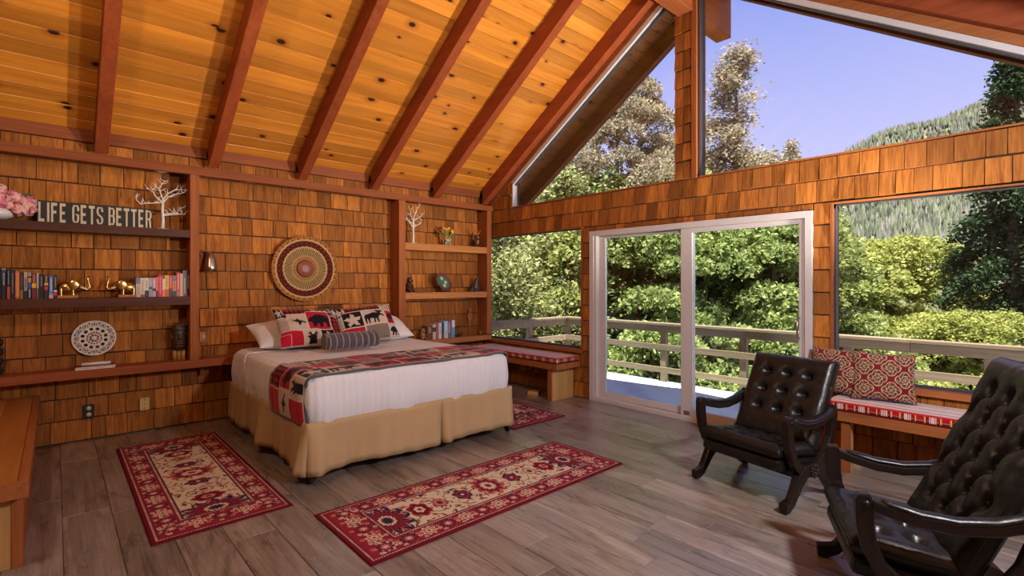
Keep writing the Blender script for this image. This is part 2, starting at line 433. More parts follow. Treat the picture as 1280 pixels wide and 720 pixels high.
# windows and door -------------------------------------------------
def ybox(mb, y0, y1, z0, z1, x0, x1, mi=0): return mb.box(x0, x1, y0, y1, z0, z1, mi)
def window(name, y0, y1, z0, z1, both=True):
    w = struct(name, ybox(MB(), y0, y1, z0, z0+.02, 4.86, 4.90), M['darkseal'])
    ybox_ = [('window_sill', (y0-.0, y1, z0-.045, z0, 4.775, 4.90), 'trimy'), ('window_head', (y0, y1, z1, z1+.012, 4.80, 4.90), 'trimy'),
             ('window_jamb', (y0, y0+.022, z0, z1, 4.795, 4.90), 'trimz'), ('window_jamb', (y1-.022, y1, z0, z1, 4.795, 4.90), 'trimz'),
             ('window_gasket', (y1-.032, y1-.022, z0, z1, 4.85, 4.89), 'darkseal'), ('window_gasket', (y0, y1, z1-.012, z1, 4.85, 4.89), 'darkseal')]
    for nm, b, m in ybox_:
        if not both and nm in ('window_jamb', 'window_gasket') and b[0] > y0+.5: continue
        obj(nm, ybox(MB(), *b), M[m], w)
    obj('window_pane', ybox(MB(), y0+.02, y1-.02, z0, z1, 4.868, 4.874), M['glass'], w)
    return w
window('window_1', 4.005, 5.925, .595, 2.092, False)
window('window_2', -.45, 1.335, .62, 2.075)
def wl(y): return 4.594-SL*abs(y-YR)           # top edge of the gable windows
def gable_window(name, ya, yb, sgn):
    # ya: edge at the column, yb: outer vertical edge
    b = 2.478
    fr = struct(name, MB().prism([(ya, b), (yb, b), (yb, b+.014), (ya, b+.014)], lambda a, z, d: (d, a, z), 4.80, 4.90), M['trimy'])
    t = .05
    def off(y, d): return wl(y)-d
    obj('slope_frame', MB().prism([(ya, off(ya, 0)), (yb+sgn*.05, off(yb+sgn*.05, 0)), (yb+sgn*.05, off(yb+sgn*.05, t)), (ya, off(ya, t))], lambda a, z, d: (d, a, z), 4.81, 4.89), M['vinyl'], fr)
    obj('slope_gasket', MB().prism([(ya, off(ya, t)), (yb, off(yb, t)), (yb, off(yb, t+.016)), (ya, off(ya, t+.016))], lambda a, z, d: (d, a, z), 4.845, 4.88), M['darkseal'], fr)
    obj('side_frame', MB().box(4.81, 4.89, min(yb, yb+sgn*.05), max(yb, yb+sgn*.05), b, wl(yb+sgn*.05)), M['vinyl'], fr)
    obj('slope_trim', MB().prism([(ya, off(ya, 0)), (yb+sgn*.5, off(yb+sgn*.5, 0)), (yb+sgn*.5, raft_z(yb+sgn*.5)+.05), (ya, raft_z(ya)+.05)], lambda a, z, d: (d, a, z), 4.795, 4.86), M['trimy'], fr)
    obj('upper_panel', MB().prism([(ya, raft_z(ya)), (yb+sgn*.55, raft_z(yb+sgn*.55)), (yb+sgn*.55, ceil_z(yb+sgn*.55)), (ya, ceil_z(ya))], lambda a, z, d: (d, a, z), 4.793, 4.88), M['rafter'], fr)
    obj('gable_pane', MB().prism([(ya, b), (yb, b), (yb, off(yb, .01)), (ya, off(ya, .01))], lambda a, z, d: (d, a, z), 4.858, 4.863), M['glass'], fr)
    return fr
gable_window('window_3', 2.768, 5.285, 1)
gable_window('window_4', 2.498, -.005, -1)
w4 = bpy.data.objects['window_4']
obj('column_trim', MB().box(4.785, 4.88, 2.515, 2.568, 2.478, 4.30), M['trimz'], w4)
obj('column_gasket', MB().box(4.83, 4.88, 2.495, 2.515, 2.478, 4.30), M['darkseal'], w4)

d1 = struct('door_1', MB().box(4.785, 4.92, 3.828, 3.89, 0, 2.036).box(4.785, 4.92, 1.465, 1.525, 0, 2.036).box(4.785, 4.92, 1.525, 3.828, 1.976, 2.036).box(4.785, 4.92, 1.525, 3.828, 0, .045)
            .box(4.80, 4.91, 3.795, 3.828, .045, 1.976).box(4.80, 4.91, 1.525, 1.545, .045, 1.976), M['vinyl'], bevel=.003)
def panel(name, y0, y1, x0, x1, sl, sr, zb, zt):
    p = obj(name, MB().box(x0, x1, y1-sl, y1, .046, 1.975).box(x0, x1, y0, y0+sr, .046, 1.975).box(x0, x1, y0+sr, y1-sl, .046, zb).box(x0, x1, y0+sr, y1-sl, zt, 1.975), M['vinyl'], d1, bevel=.003)
    xm = (x0+x1)/2
    obj('pane', MB().box(xm-.004, xm+.004, y0+sr-.005, y1-sl+.005, zb-.005, zt+.005), M['glass_teal'], p)
    return p
panel('fixed_panel', 2.585, 3.793, 4.862, 4.902, .085, .1, .115, 1.945)
sp = panel('sliding_panel', 1.547, 2.70, 4.812, 4.852, .125, .03, .115, 1.93)
obj('door_handle', MB().tube([(4.81, 1.572, .93), (4.775, 1.575, .945), (4.765, 1.58, 1.02), (4.775, 1.575, 1.095), (4.81, 1.572, 1.11)], .008, 8), M['steel'], sp)
obj('latch', MB().box(4.805, 4.815, 2.60, 2.66, .06, .10), M['steel'], sp)

# ------------------------------------------------------------------ added fill lamps, unseen beyond the frame
def fill_light(name, loc, power, color, radius, parent):
    l = bpy.data.lights.new(name, 'POINT'); l.energy = power*FILL_LAMP; l.color = color; l.shadow_soft_size = radius
    o = bpy.data.objects.new(name, l); COL.objects.link(o); o.location = loc; o.parent = parent; return o
COOL, NEUTRAL, WARM = (.80, .90, 1.0), (1.0, .93, .84), (1.0, .80, .56)
M['shade'] = plain('lamp_shade', (.8, .74, .66), .8)
def fill_spot(label, loc, target, power, color, h):
    t = thing('fill_floor_spot', label, 'lamp', loc)
    obj('base', MB().lathe([(.0, 0), (.15, 0), (.15, .02), (.03, .035), (.0, .035)], 24), M['metal_dark'], t)
    obj('pole', MB().tube([(0, 0, .03), (0, 0, h-.05)], .013, 10), M['metal_dark'], t)
    d = (Vector(target)-Vector(loc)-Vector((0, 0, h))).normalized()
    can = obj('can_shade', MB().lathe([(0, -.20), (.06, -.20), (.075, -.16), (.085, .02), (.08, .02), (.07, -.15), (0, -.17)], 24, close=False), M['metal_dark'], t)
    can.rotation_euler = d.to_track_quat('Z', 'Y').to_euler(); can.location = (0, 0, h)
    l = bpy.data.lights.new('fill_spot_bulb', 'SPOT'); l.energy = power*FILL_LAMP; l.color = color; l.shadow_soft_size = .07; l.spot_size = math.radians(76); l.spot_blend = .7
    o = bpy.data.objects.new('fill_spot_bulb', l); COL.objects.link(o); o.parent = t
    o.location = Vector((0, 0, h))+d*.03; o.rotation_euler = d.to_track_quat('-Z', 'Y').to_euler()
fill_spot('added unseen floor spotlight in the corner by the right window seat, aimed at the ceiling', (4.45, -.36, 0), (3.1, 4.0, 3.8), 850, NEUTRAL, 1.35)  # made-up lamp, brightens the ceiling from the window side
def pendant(label, loc, power, color):
    t = thing('fill_pendant', label, 'lamp', loc)
    zc = ceil_z(loc[1])-loc[2]-.01
    obj('cord', MB().tube([(0, 0, .1), (0, 0, min(zc, 4.18-loc[2]) if abs(loc[1]-YR) < .1 else zc)], .006, 6), M['metal_dark'], t)
    obj('shade', MB().lathe([(.02, .06), (.06, .055), (.11, .03), (.105, .03), (.05, .045), (.02, .05)], 24, close=False), M['shade'], t)
    fill_light('fill_bulb', (0, 0, -.08), power, color, .12, t)
pendant('added fill pendant by the front wall behind the high-backed armchair, outside the picture', (2.4, -.38, 2.5), 290, COOL)  # added cool fill for the bed foot and floor
pendant('added fill pendant hung from the ridge beam behind the camera', (-.6, 2.64, 3.3), 75, WARM)  # added warm fill for the left wall

# ------------------------------------------------------------------ outdoors
M['deck'] = plain('pale_deck', (.72, .70, .66), .8, nscale=6, nstr=.1, vary=.06)
M['greywood'] = wood('weathered_rail', (.15, .105, .065), (.32, .24, .155), 'Y', 50, 2, .8, .15, bstr=.4)
M['greywoodz'] = wood('weathered_post', (.15, .105, .065), (.32, .24, .155), 'Z', 50, 2, .8, .15, bstr=.4)
struct('deck', MB().box(4.95, 6.99, -4, 6.25, -.26, -.10), M['deck'])
def rail_run(name, label, along, fixed, a0, a1, posts):
    t = thing(name, label, 'railing', (fixed if along == 'Y' else a0, a0 if along == 'Y' else fixed, -.1), group=None)
    def bx(a, b, lo, hi, z0, z1):
        if along == 'Y': return MB().box(lo-t.location.x, hi-t.location.x, a-t.location.y, b-t.location.y, z0+.1, z1+.1)
        return MB().box(a-t.location.x, b-t.location.x, lo-t.location.y, hi-t.location.y, z0+.1, z1+.1)
    n = max(1, round((a1-a0)/2.44)); cuts = [a0+(a1-a0)*i/n for i in range(n+1)]
    for c0, c1 in zip(cuts, cuts[1:]):
        obj('top_cap', bx(c0, c1-.004, fixed-.11, fixed+.05, .765, .80), M['greywood'], t, bevel=.004)
        for z0, z1 in ((.66, .762), (.385, .475), (.04, .125)):
            obj('rail', bx(c0, c1-.004, fixed-.075, fixed-.042, z0, z1), M['greywood'], t, bevel=.004)
    for p in posts:
        obj('post', bx(p-.045, p+.045, fixed-.04, fixed+.045, -.1, .764), M['greywoodz'], t, bevel=.004)
rail_run('deck_railing', 'long weathered grey wooden railing along the outer edge of the deck', 'Y', 6.94, -3.9, 6.2, [-3.1, -1.9, -.70, .52, 1.74, 2.96, 4.17, 5.39, 6.14])
rail_run('deck_railing', 'short weathered wooden railing running from the house out to the deck corner', 'X', 6.17, 5.0, 6.86, [5.06, 6.0])

# ground and far hill: one height field, in the frame of the valley (d outward, r across)
CA, SA = math.cos(math.radians(47.8)), math.sin(math.radians(47.8))
def to_world(d, r): return d*CA+r*SA, d*SA-r*CA
nr = np.random.default_rng(5)
def vnoise(x, y, seed, sc):
    r = np.random.default_rng(seed); g = r.random((64, 64))
    x = np.asarray(x)/sc; y = np.asarray(y)/sc
    xi = np.floor(x).astype(int); yi = np.floor(y).astype(int); fx = x-xi; fy = y-yi
    fx = fx*fx*(3-2*fx); fy = fy*fy*(3-2*fy)
    G = lambda a, b: g[a % 64, b % 64]
    return (G(xi, yi)*(1-fx)+G(xi+1, yi)*fx)*(1-fy)+(G(xi, yi+1)*(1-fx)+G(xi+1, yi+1)*fx)*fy
def hill_h(d, r):
    d = np.asarray(d, dtype=float); r = np.asarray(r, dtype=float)
    peak = np.clip(47+(r-178)*.30, 4, 140)+14
    k = np.clip((d-45)/(255-45), 0, 1.25)
    base = -4.5-np.clip(d-6, 0, 40)*.17
    return base+peak*k**1.15+(vnoise(d, r, 1, 46)-.5)*14*np.clip((d-40)/60, 0, 1)+(vnoise(d, r, 2, 12)-.5)*3.2*np.clip((d-8)/30, 0, 1)
D, R = np.meshgrid(np.linspace(4, 330, 110), np.linspace(-190, 420, 150), indexing='ij')
X, Y = to_world(D, R); Z = hill_h(D, R)
t = NT('hillside_ground'); f = t.noise(t.pos(), .12, 5); f2 = t.noise(t.pos(), 1.2, 4)
M['hill'] = t.done(t.mix(t.rng(f2, .35, .65, 0, .6), t.ramp(f, [(.35, (.10, .12, .05)), (.55, (.24, .21, .15)), (.7, (.30, .26, .22))]), (.08, .10, .04)), .95, spec=.1)
hm = mesh_np('hillside', np.c_[X.ravel(), Y.ravel(), Z.ravel()], quads=gridfaces(110, 150)[:, ::-1], smooth=True)
hill = struct('hillside', hm, M['hill'])

def leaf_mat(name, c0, c1, c2, trans=.48):
    t = NT(name); r = t.n('ShaderNodeNewGeometry').outputs['Random Per Island']
    c = t.ramp(r, [(0, c0), (.55, c1), (1, c2)])
    n = t.noise(t.objco(), .9, 3); c = t.mix(t.rng(n, .35, .7, 0, .45), c, c0)
    d = t.n('ShaderNodeBsdfDiffuse', {0: c, 1: .5}); tr = t.n('ShaderNodeBsdfTranslucent', {0: c})
    m = t.n('ShaderNodeMixShader', {0: trans, 1: d.outputs[0], 2: tr.outputs[0]})
    t.t.links.new(m.outputs[0], t.out.inputs[0]); return t.mat
M['leaf_cedar'] = leaf_mat('cedar_foliage', (.12, .15, .05), (.44, .47, .19), (.76, .74, .40))
M['leaf_green'] = leaf_mat('green_foliage', (.10, .14, .04), (.45, .51, .16), (.80, .80, .38))
M['leaf_oak'] = leaf_mat('oak_foliage', (.22, .25, .05), (.54, .57, .18), (.80, .79, .34))
M['leaf_dark'] = leaf_mat('dark_fir_foliage', (.018, .04, .022), (.06, .11, .05), (.15, .21, .08), .2)
M['leaf_pine'] = leaf_mat('tan_pine_foliage', (.20, .17, .13), (.50, .43, .27), (.80, .70, .48), .3)
M['bark'] = plain('bark', (.16, .10, .065), .9, nscale=14, nstr=.8, vary=.4)

def leaves(cent, nleaf, spread, size, r, droop=.25, outward=None):
    """nleaf small diamond leaves about each centre -> verts, quads"""
    n = len(cent)*nleaf
    c = np.repeat(cent, nleaf, 0)+r.normal(0, 1, (n, 3))*spread
    d = r.normal(0, 1, (n, 3)); 
    if outward is not None: d = d*.7+np.repeat(outward, nleaf, 0)*1.3
    d[:, 2] -= droop; d /= np.linalg.norm(d, axis=1, keepdims=True)
    s = np.cross(d, r.normal(0, 1, (n, 3))); s /= np.linalg.norm(s, axis=1, keepdims=True)
    L = size*r.uniform(.6, 1.4, (n, 1)); w = L*.32
    v = np.stack([c-d*L*.5, c+s*w, c+d*L*.5, c-s*w], 1).reshape(-1, 3)
    return v, np.arange(n*4).reshape(-1, 4)
def conifer_foliage(seed, H, R, base, nbr, per, nleaf, size, shape=1.0, spread=.14, droop=.25, up=.1):
    r = np.random.default_rng(seed); C = []; O = []; br = []
    for i in range(nbr):
        h = base+(H-base)*(1-r.random()**.75*1.0) if i > 3 else base+(H-base)*(.97-.02*i)
        k = (H-h)/(H-base); L = R*(k**shape)*r.uniform(.6, 1.12)+.12
        a = r.uniform(0, 2*PI); d = np.array([math.cos(a), math.sin(a), 0])
        m = max(3, int(per*(.25+k)))
        s = r.random(m)**.65
        sag = up*L*s-droop*L*s*s
        p = d*(L*s)[:, None]; p[:, 2] = h+sag
        p += np.clip(r.normal(0, 1, p.shape), -1.6, 1.6)*np.array([.06*L+.04, .06*L+.04, .03*L+.03])
        C.append(p); O.append(np.repeat((d+np.array([0, 0, .15]))[None], m, 0)); br.append((d*L*.85+np.array([0, 0, h+up*L*.85-droop*L*.72]), h, L))
    C = np.concatenate(C); O = np.concatenate(O)
    return (*leaves(C, nleaf, spread, size, r, .25, O), br)
def blob_foliage(seed, H, R, base, nclump, per, nleaf, size, flat=.55):
    r = np.random.default_rng(seed); C = []; O = []; br = []
    for i in range(nclump):
        a = r.uniform(0, 2*PI); z = r.uniform(0, 1); k = math.sin(PI*min(1, .22+.78*z)) if z < .5 else math.cos((z-.5)*PI*.92)
        rad = R*max(.12, k)*math.sqrt(r.uniform(.25, 1))
        c = np.array([math.cos(a)*rad, math.sin(a)*rad, base+(H-base)*z])
        q = r.normal(0, 1, (per, 3)); q /= np.linalg.norm(q, axis=1, keepdims=True); q[:, 2] = np.abs(q[:, 2])*1.1-.25
        rr = R*r.uniform(.16, .30)
        C.append(c+q*np.array([rr, rr, rr*flat])); O.append(q*.8); br.append((c, c[2]-.5*R*.5, rad))
    return (*leaves(np.concatenate(C), nleaf, size*.55, size, r, .1, np.concatenate(O)), br)
def trunk_mb(H, r0, br, seed, n=14):
    r = random.Random(seed); mb = MB()
    mb.tube([(r.uniform(-.03, .03)*H*.1, r.uniform(-.03, .03)*H*.1, H*t_-.6*(t_ == 0)) for t_ in (0, .2, .4, .6, .8, .97)], [r0*1.2, r0, r0*.8, r0*.6, r0*.35, r0*.08], 9)
    for (e, h, L) in r.sample(br, min(n, len(br))):
        h0 = min(h, e[2]) if h < H else H*.8
        mb.tube([(0, 0, max(.3, h0-.1*L)), (e[0]*.5, e[1]*.5, (h0+e[2])/2+.03*L), tuple(e)], [r0*.28, r0*.16, r0*.05], 5)
    return mb
PROTO = {}
def proto(key, mat, fol, H, r0, seed, nb=16):
    v, q, br = fol
    fm = mesh_np('foliage', v, quads=q); fm.materials.append(M[mat])
    tm = trunk_mb(H, r0, br, seed, nb).mesh('trunk'); tm.materials.append(M['bark'])
    PROTO[key] = (fm, tm)
proto('cedar_a', 'leaf_cedar', conifer_foliage(1, 12, 2.7, .6, 230, 60, 8, .115, .62, .15), 12, .22, 1)
proto('cedar_b', 'leaf_green', conifer_foliage(2, 11, 2.9, .5, 220, 60, 8, .115, .55, .15, .2, .2), 11, .2, 2)
proto('leafy', 'leaf_green', blob_foliage(3, 9, 2.9, 1.0, 110, 150, 7, .11), 9, .2, 3, 30)
proto('oak', 'leaf_oak', blob_foliage(4, 8, 3.4, .8, 110, 170, 7, .095, .7), 8, .24, 4, 30)
proto('fir', 'leaf_dark', conifer_foliage(5, 14, 2.6, .4, 210, 60, 8, .13, .7, .13, .5, .15), 14, .24, 5)
proto('pine', 'leaf_pine', conifer_foliage(6, 13, 3.3, .5, 165, 64, 10, .085, .92, .12, .18, .24), 13, .17, 6, 40)
proto('pine_round', 'leaf_pine', blob_foliage(7, 14, 3.2, 2.5, 140, 170, 9, .085, .7), 14, .22, 7, 30)
def tree(kind, name, label, d, r, top, rz, H, grp, wide=1.0):
    x, y = to_world(d, r); zb = float(hill_h(d, r)); s = (top-zb)/H
    t = thing(name, label, 'tree', (x, y, zb), rz, grp)
    for nm, me in zip(('foliage', 'trunk'), PROTO[kind]):
        o = bpy.data.objects.new(nm, me); COL.objects.link(o); o.parent = t
        o.scale = (s*wide, s*wide, s)
    return t
def at(u, d): return (u-640)/630*d
TR = [  # kind, name, label, u, depth, top v, H, wide
 ('pine_round', 'round_crowned_pine', 'tall broad tan-green pine filling the lower left triangular gable window', 772, 17, 112, 14, 1.0),
 ('pine_round', 'round_crowned_pine', 'lower round tan pine at the left corner of the left gable window', 690, 20, 176, 14, 1.05),
 ('pine', 'slender_pine', 'tall slender tan pine standing against the sky right of the gable column', 919, 19, 62, 13, 1.28),
 ('pine', 'slender_pine', 'short pine whose tip shows above the sill beside the slender pine', 990, 24, 178, 13, .8),
 ('pine', 'slender_pine', 'low tan pine at the foot of the gable column on its right', 885, 22, 190, 13, 1.0),
 ('cedar_a', 'cedar_tree', 'yellow-green cedar with a brown trunk right behind the left window', 700, 12.5, 205, 12, 1.15),
 ('cedar_a', 'cedar_tree', 'yellow-green cedar at the left edge of the left window', 625, 11, 225, 12, 1.1),
 ('cedar_b', 'cedar_tree', 'green cedar behind the left panel of the sliding door', 775, 15.5, 215, 11, 1.15),
 ('leafy', 'leafy_tree', 'bright leafy green tree behind the middle of the sliding door', 838, 16.5, 222, 9, 1.2),
 ('leafy', 'leafy_tree', 'leafy green tree with dark limbs behind the right panel of the sliding door', 925, 16, 235, 9, 1.2),
 ('cedar_b', 'cedar_tree', 'green cedar at the right end of the sliding door', 1010, 17, 240, 11, 1.0),
 ('oak', 'oak_tree', 'broad yellow-green oak filling the middle of the right window', 1118, 17, 312, 8, 1.25),
 ('oak', 'oak_tree', 'low yellow-green oak at the left edge of the right window', 1050, 19, 318, 8, .85),
 ('fir', 'dark_fir', 'tall dark green fir at the right end of the right window', 1268, 13.5, 60, 14, .92),
 ('fir', 'dark_fir', 'dark fir beyond the right end of the window, partly outside the frame', 1390, 12, 40, 14, 1.1),
 ('oak', 'oak_tree', 'low oak bush under the dark fir behind the rail', 1215, 13.5, 400, 8, 1.25),
 ('leafy', 'leafy_tree', 'near leafy tree just beyond the rail at the left of the door', 756, 13.2, 262, 9, 1.0),
 ('leafy', 'leafy_tree', 'near leafy tree just beyond the rail at the middle of the door', 858, 13.0, 258, 9, 1.0),
 ('leafy', 'leafy_tree', 'pale leafy tree at the right end of the sliding door', 966, 13.2, 268, 9, 1.0),
 ('cedar_a', 'cedar_tree', 'near cedar at the deck corner in the middle of the left window', 660, 13.0, 258, 12, 1.15),
 ('cedar_b', 'cedar_tree', 'tall cedar standing behind the other cedars at left', 655, 18, 200, 11, 1.2),
 ('leafy', 'leafy_tree', 'leafy tree in the second row behind the sliding door', 890, 19, 235, 9, 1.3),
 ('cedar_b', 'cedar_tree', 'cedar in the second row at the left edge of the sliding door', 735, 17, 222, 11, 1.1),
]
for i, (kind, nm, lb, u, d, v, H, wd) in enumerate(TR):
    top = 1.42+(353-v)/630*d
    tree(kind, nm, lb, d, at(u, d), top, i*1.37, H, 'trees beyond the deck', wd)
# forest on the far hill: thousands of small firs, live and dead
def far_forest(name, n, seed, mat, h0, h1, w, label):
    r = np.random.default_rng(seed); d = 45+(330-45)*r.random(n)**.7; rr = d*(.28+r.random(n)*1.05)
    x, y = to_world(d, rr); z = hill_h(d, rr); h = r.uniform(h0, h1, n)*(.55+.45*np.clip(d/150, 0, 1)); k = 6
    V = []; 
    a = np.arange(k)*2*PI/k
    for lvl, (zz, ww) in enumerate(((.0, .25), (.08, 1), (.45, .55), (1, .02))):
        rad = w*h*ww*r.uniform(.7, 1.3, n)
        V.append(np.stack([x[:, None]+np.cos(a)*rad[:, None]*r.uniform(.6, 1.4, (n, k)), y[:, None]+np.sin(a)*rad[:, None]*r.uniform(.6, 1.4, (n, k)), np.repeat((z+h*zz)[:, None], k, 1)+r.normal(0, .05, (n, k))*h[:, None]*(lvl in (1, 2))], -1))
    V = np.stack(V, 1).reshape(-1, 3); q = []
    b = (np.arange(n)*4*k)[:, None]
    for lv in range(3):
        j = np.arange(k); q.append(np.stack([b+lv*k+j, b+lv*k+(j+1) % k, b+(lv+1)*k+(j+1) % k, b+(lv+1)*k+j], -1).reshape(-1, 4))
    o = obj(name, mesh_np(name, V, quads=np.concatenate(q)), mat); stuff(o); o['label'] = label; o['category'] = 'forest'
M['hazed_green'] = leaf_mat('hazed_green', (.11, .14, .09), (.24, .27, .16), (.40, .42, .27), .1)  # far foliage lightened and the green greyed, distance haze put into the colour
M['far_dead'] = leaf_mat('far_dead', (.26, .22, .19), (.44, .38, .34), (.58, .53, .50), .1)
far_forest('far_forest', 15000, 21, M['hazed_green'], 2.6, 6, .24, 'green forest of small firs covering the far hillside')
far_forest('dead_forest', 9000, 22, M['far_dead'], 3, 6.5, .10, 'grey dead trees scattered over the far hillside')

# ------------------------------------------------------------------ built-in shelving
def bookcase(label, shelf_mat, posts, x0, x1, zs):
    t = thing('bookcase', label, 'bookcase', ((x0+x1)/2, 5.82, .665))
    L = t.location
    for a, b in posts:
        obj('post', MB().box(a-L.x, b-L.x, 5.70-L.y, 5.927-L.y, 0.0, 2.466-L.z), M['trimz'], t, bevel=.003)
    for z0, z1 in zs:
        obj('shelf', MB().box(x0-L.x, x1-L.x, 5.703-L.y, 5.927-L.y, z0-L.z, z1-L.z), M[shelf_mat], t, bevel=.003)
    return t
bookcase('dark stained built-in bookcase with a red cedar post left of the bed', 'shelf_dark', [(.968, 1.044)], -1.6, .967, [(1.852, 1.925), (1.205, 1.285)])
bookcase('window-bright cedar built-in bookcase of three shelves between the bed and the window corner', 'shelf_brightened', [(3.235, 3.328), (4.677, 4.762)], 3.329, 4.676, [(1.842, 1.932), (1.204, 1.287)])
wl_ = thing('wall_ledge', 'long red cedar ledge running low along the whole shingled wall behind the bed', 'ledge', (2.0, 5.82, .58))
obj('ledge_board', MB().box(-1.6-2, 3.30-2, -.122, .107, 0.008, .083), M['trim'], wl_, bevel=.004)
obj('ledge_board', MB().box(3.301-2, 4.762-2, -.122, .107, 0.0, .070), M['shelf_brightened'], wl_, bevel=.004)  # same ledge, in the cedar lightened for window light
obj('bracket', MB().prism([(.0, 0), (.10, 0), (.10, -.10), (.07, -.10)], lambda a, b, d: (d, a, b), 1.08-2, 1.11-2), M['trimz'], wl_)

# ------------------------------------------------------------------ bed
def rrect(hx, hy, rad, n):
    rad = min(rad, hx*.98, hy*.98); pts = []
    segs = []
    c = [(hx-rad, hy-rad, 0), (-hx+rad, hy-rad, 90), (-hx+rad, -hy+rad, 180), (hx-rad, -hy+rad, 270)]
    P = []
    for cx, cy, a in c:
        for k in range(13):
            q = math.radians(a+90*k/12); P.append((cx+rad*math.cos(q), cy+rad*math.sin(q), math.cos(q), math.sin(q)))
    P.append(P[0]); P = np.array(P)
    d = np.r_[0, np.cumsum(np.hypot(np.diff(P[:, 0]), np.diff(P[:, 1])))]
    s = np.linspace(0, d[-1], n, endpoint=False)
    return np.stack([np.interp(s, d, P[:, k]) for k in range(4)], 1), s
BX, BY, BHX, BHY, BTOP = 2.262, 4.585, .965, 1.035, .755
def duvet_mesh():
    n = 420; rings = []; rr = .085
    def ring(inset, z, out=0, wr=0):
        p, s = rrect(BHX-inset, BHY-inset, max(.02, .13-inset*.5), n)
        w = (vnoise(s*9+40, np.full(n, z*3.0), 8, 1)-.5)*.026*wr+(vnoise(s*26, np.full(n, z*2.0), 9, 1)-.5)*.009*wr*min(1, max(0, (z-.40)/.06))
        o = out+w
        zz = z+(vnoise(p[:, 0]*5+9, p[:, 1]*5+9, 12, 1)-.5)*.012*(inset > .05)+(vnoise(p[:, 0]*14+9, p[:, 1]*4+9, 13, 1)-.5)*.006*(inset > .05)
        if wr and z < .5: zz = zz+(vnoise(s*1.6, s*0, 10, 1)-.5)*.025
        return np.c_[p[:, 0]+p[:, 2]*o, p[:, 1]+p[:, 3]*o, np.broadcast_to(zz, n)]
    for ins in (.93, .8, .65, .5, .38, .28, .2, .14, rr): rings.append(ring(ins, BTOP))
    for k in range(1, 7):
        q = PI/2*k/6; rings.append(ring(rr*(1-math.sin(q)), BTOP-rr*(1-math.cos(q)), 0, .25*k/6))
    for k in range(1, 12):
        f = k/11; z = BTOP-rr-(BTOP-rr-.395)*f; rings.append(ring(0, z, .018*math.sin(PI*f)-.012*f, .3+.7*f))
    rings.append(ring(.03, .39, 0, 1))
    v = np.concatenate(rings); m = len(rings); q = []
    for i in range(m-1):
        j = np.arange(n); q.append(np.stack([i*n+j, i*n+(j+1) % n, (i+1)*n+(j+1) % n, (i+1)*n+j], 1))
    me = bpy.data.meshes.new('duvet')
    me.from_pydata(v.tolist(), [], np.concatenate(q)[:, ::-1].tolist()+[tuple(range(n))])
    me.polygons.foreach_set('use_smooth', [True]*len(me.polygons)); me.update(); return me
t = NT('white_satin_stripe'); p = t.objco(); sx = t.n('ShaderNodeSeparateXYZ', {0: p})
wv = t.math('SINE', t.math('MULTIPLY', sx.outputs[0], 2*PI/.05)); nz = t.noise(t.vmath('MULTIPLY', p, (1, 1, .35)), 9, 4, .6)
M['duvet'] = t.done((.80, .78, .80), .75, 0, t.math('ADD', t.math('MULTIPLY', wv, .10), nz), .8, .025, .2, **{'Sheen Weight': .1})
M['linen'] = plain('white_linen', (.80, .76, .74), .8, nscale=7, nstr=.35)
M['skirt'] = plain('tan_bed_skirt', (.50, .34, .18), .85, nscale=6, nstr=.8, vary=.06, spec=.15)
M['rubber'] = plain('black_rubber', (.012, .012, .014), .4)
bed = thing('bed', 'king bed under a white striped duvet with a tan pleated skirt on casters', 'bed', (BX, BY, 0))
obj('box_base', MB().box(-.93, .93, -1.0, 1.0, .16, .42), M['linen'], bed)
obj('mattress', MB().box(-.92, .92, -.99, 1.0, .42, .66), M['linen'], bed, bevel=.04)
obj('duvet', duvet_mesh(), M['duvet'], bed)
def skirt_mesh():
    P = []; hx, hy = .955, 1.025
    path = [(-hx, hy), (-hx, -hy), (hx, -hy), (hx, hy)]; L = [2*hy, 2*hx, 2*hy]
    s = np.linspace(0, sum(L), 700); out = []; nz = 9
    pleats = [L[0]*.52, L[0], L[0]+L[1]*.50+.16, L[0]+L[1], L[0]+L[1]+L[2]*.48]
    V = np.zeros((len(s), nz, 3))
    for i, q in enumerate(s):
        if q <= L[0]: x, y, nx, ny = -hx, hy-q, -1, 0
        elif q <= L[0]+L[1]: x, y, nx, ny = -hx+(q-L[0]), -hy, 0, -1
        else: x, y, nx, ny = hx, -hy+(q-L[0]-L[1]), 1, 0
        if abs(q-L[0]) < .02: nx, ny = -.7, -.7
        if abs(q-L[0]-L[1]) < .02: nx, ny = .7, -.7
        for k in range(nz):
            f = k/(nz-1); z = .435-.362*f
            o = .008+f*(.012+.018*math.sin(q*7.3)+.010*math.sin(q*17.1+1)+.006*math.sin(q*41+2))
            for ps in pleats:
                d = q-ps; corner = ps in (L[0], L[0]+L[1])
                o += f*.05*math.exp(-((abs(d)-.055)/.05)**2)*(1 if d > 0 or corner else .8)
                o -= (.055 if not corner else .02)*f**.6*math.exp(-(d/.010)**2)
            z += f*(.010*math.sin(q*5+2))
            V[i, k] = (x+nx*o, y+ny*o, z)
    me = mesh_np('skirt', V.reshape(-1, 3), quads=gridfaces(len(s), nz), smooth=True); return me
sk = obj('skirt', skirt_mesh(), M['skirt'], bed)
so = sk.modifiers.new('solid', 'SOLIDIFY'); so.thickness = .004
for sx_, sy_ in ((-1, -1), (1, -1), (-1, 1), (1, 1)):
    c = obj('caster', MB().lathe([(0, -.014), (.030, -.014), (.035, -.007), (.035, .007), (.030, .014), (0, .014)], 18, (0, 0, .035), 'X').box(-.018, .018, -.004, .02, .04, .055).tube([(0, .01, .05), (0, .01, .16)], .008, 8), M['rubber'], bed)
    c.location = (sx_*.93, sy_*1.0, 0)
pp = []
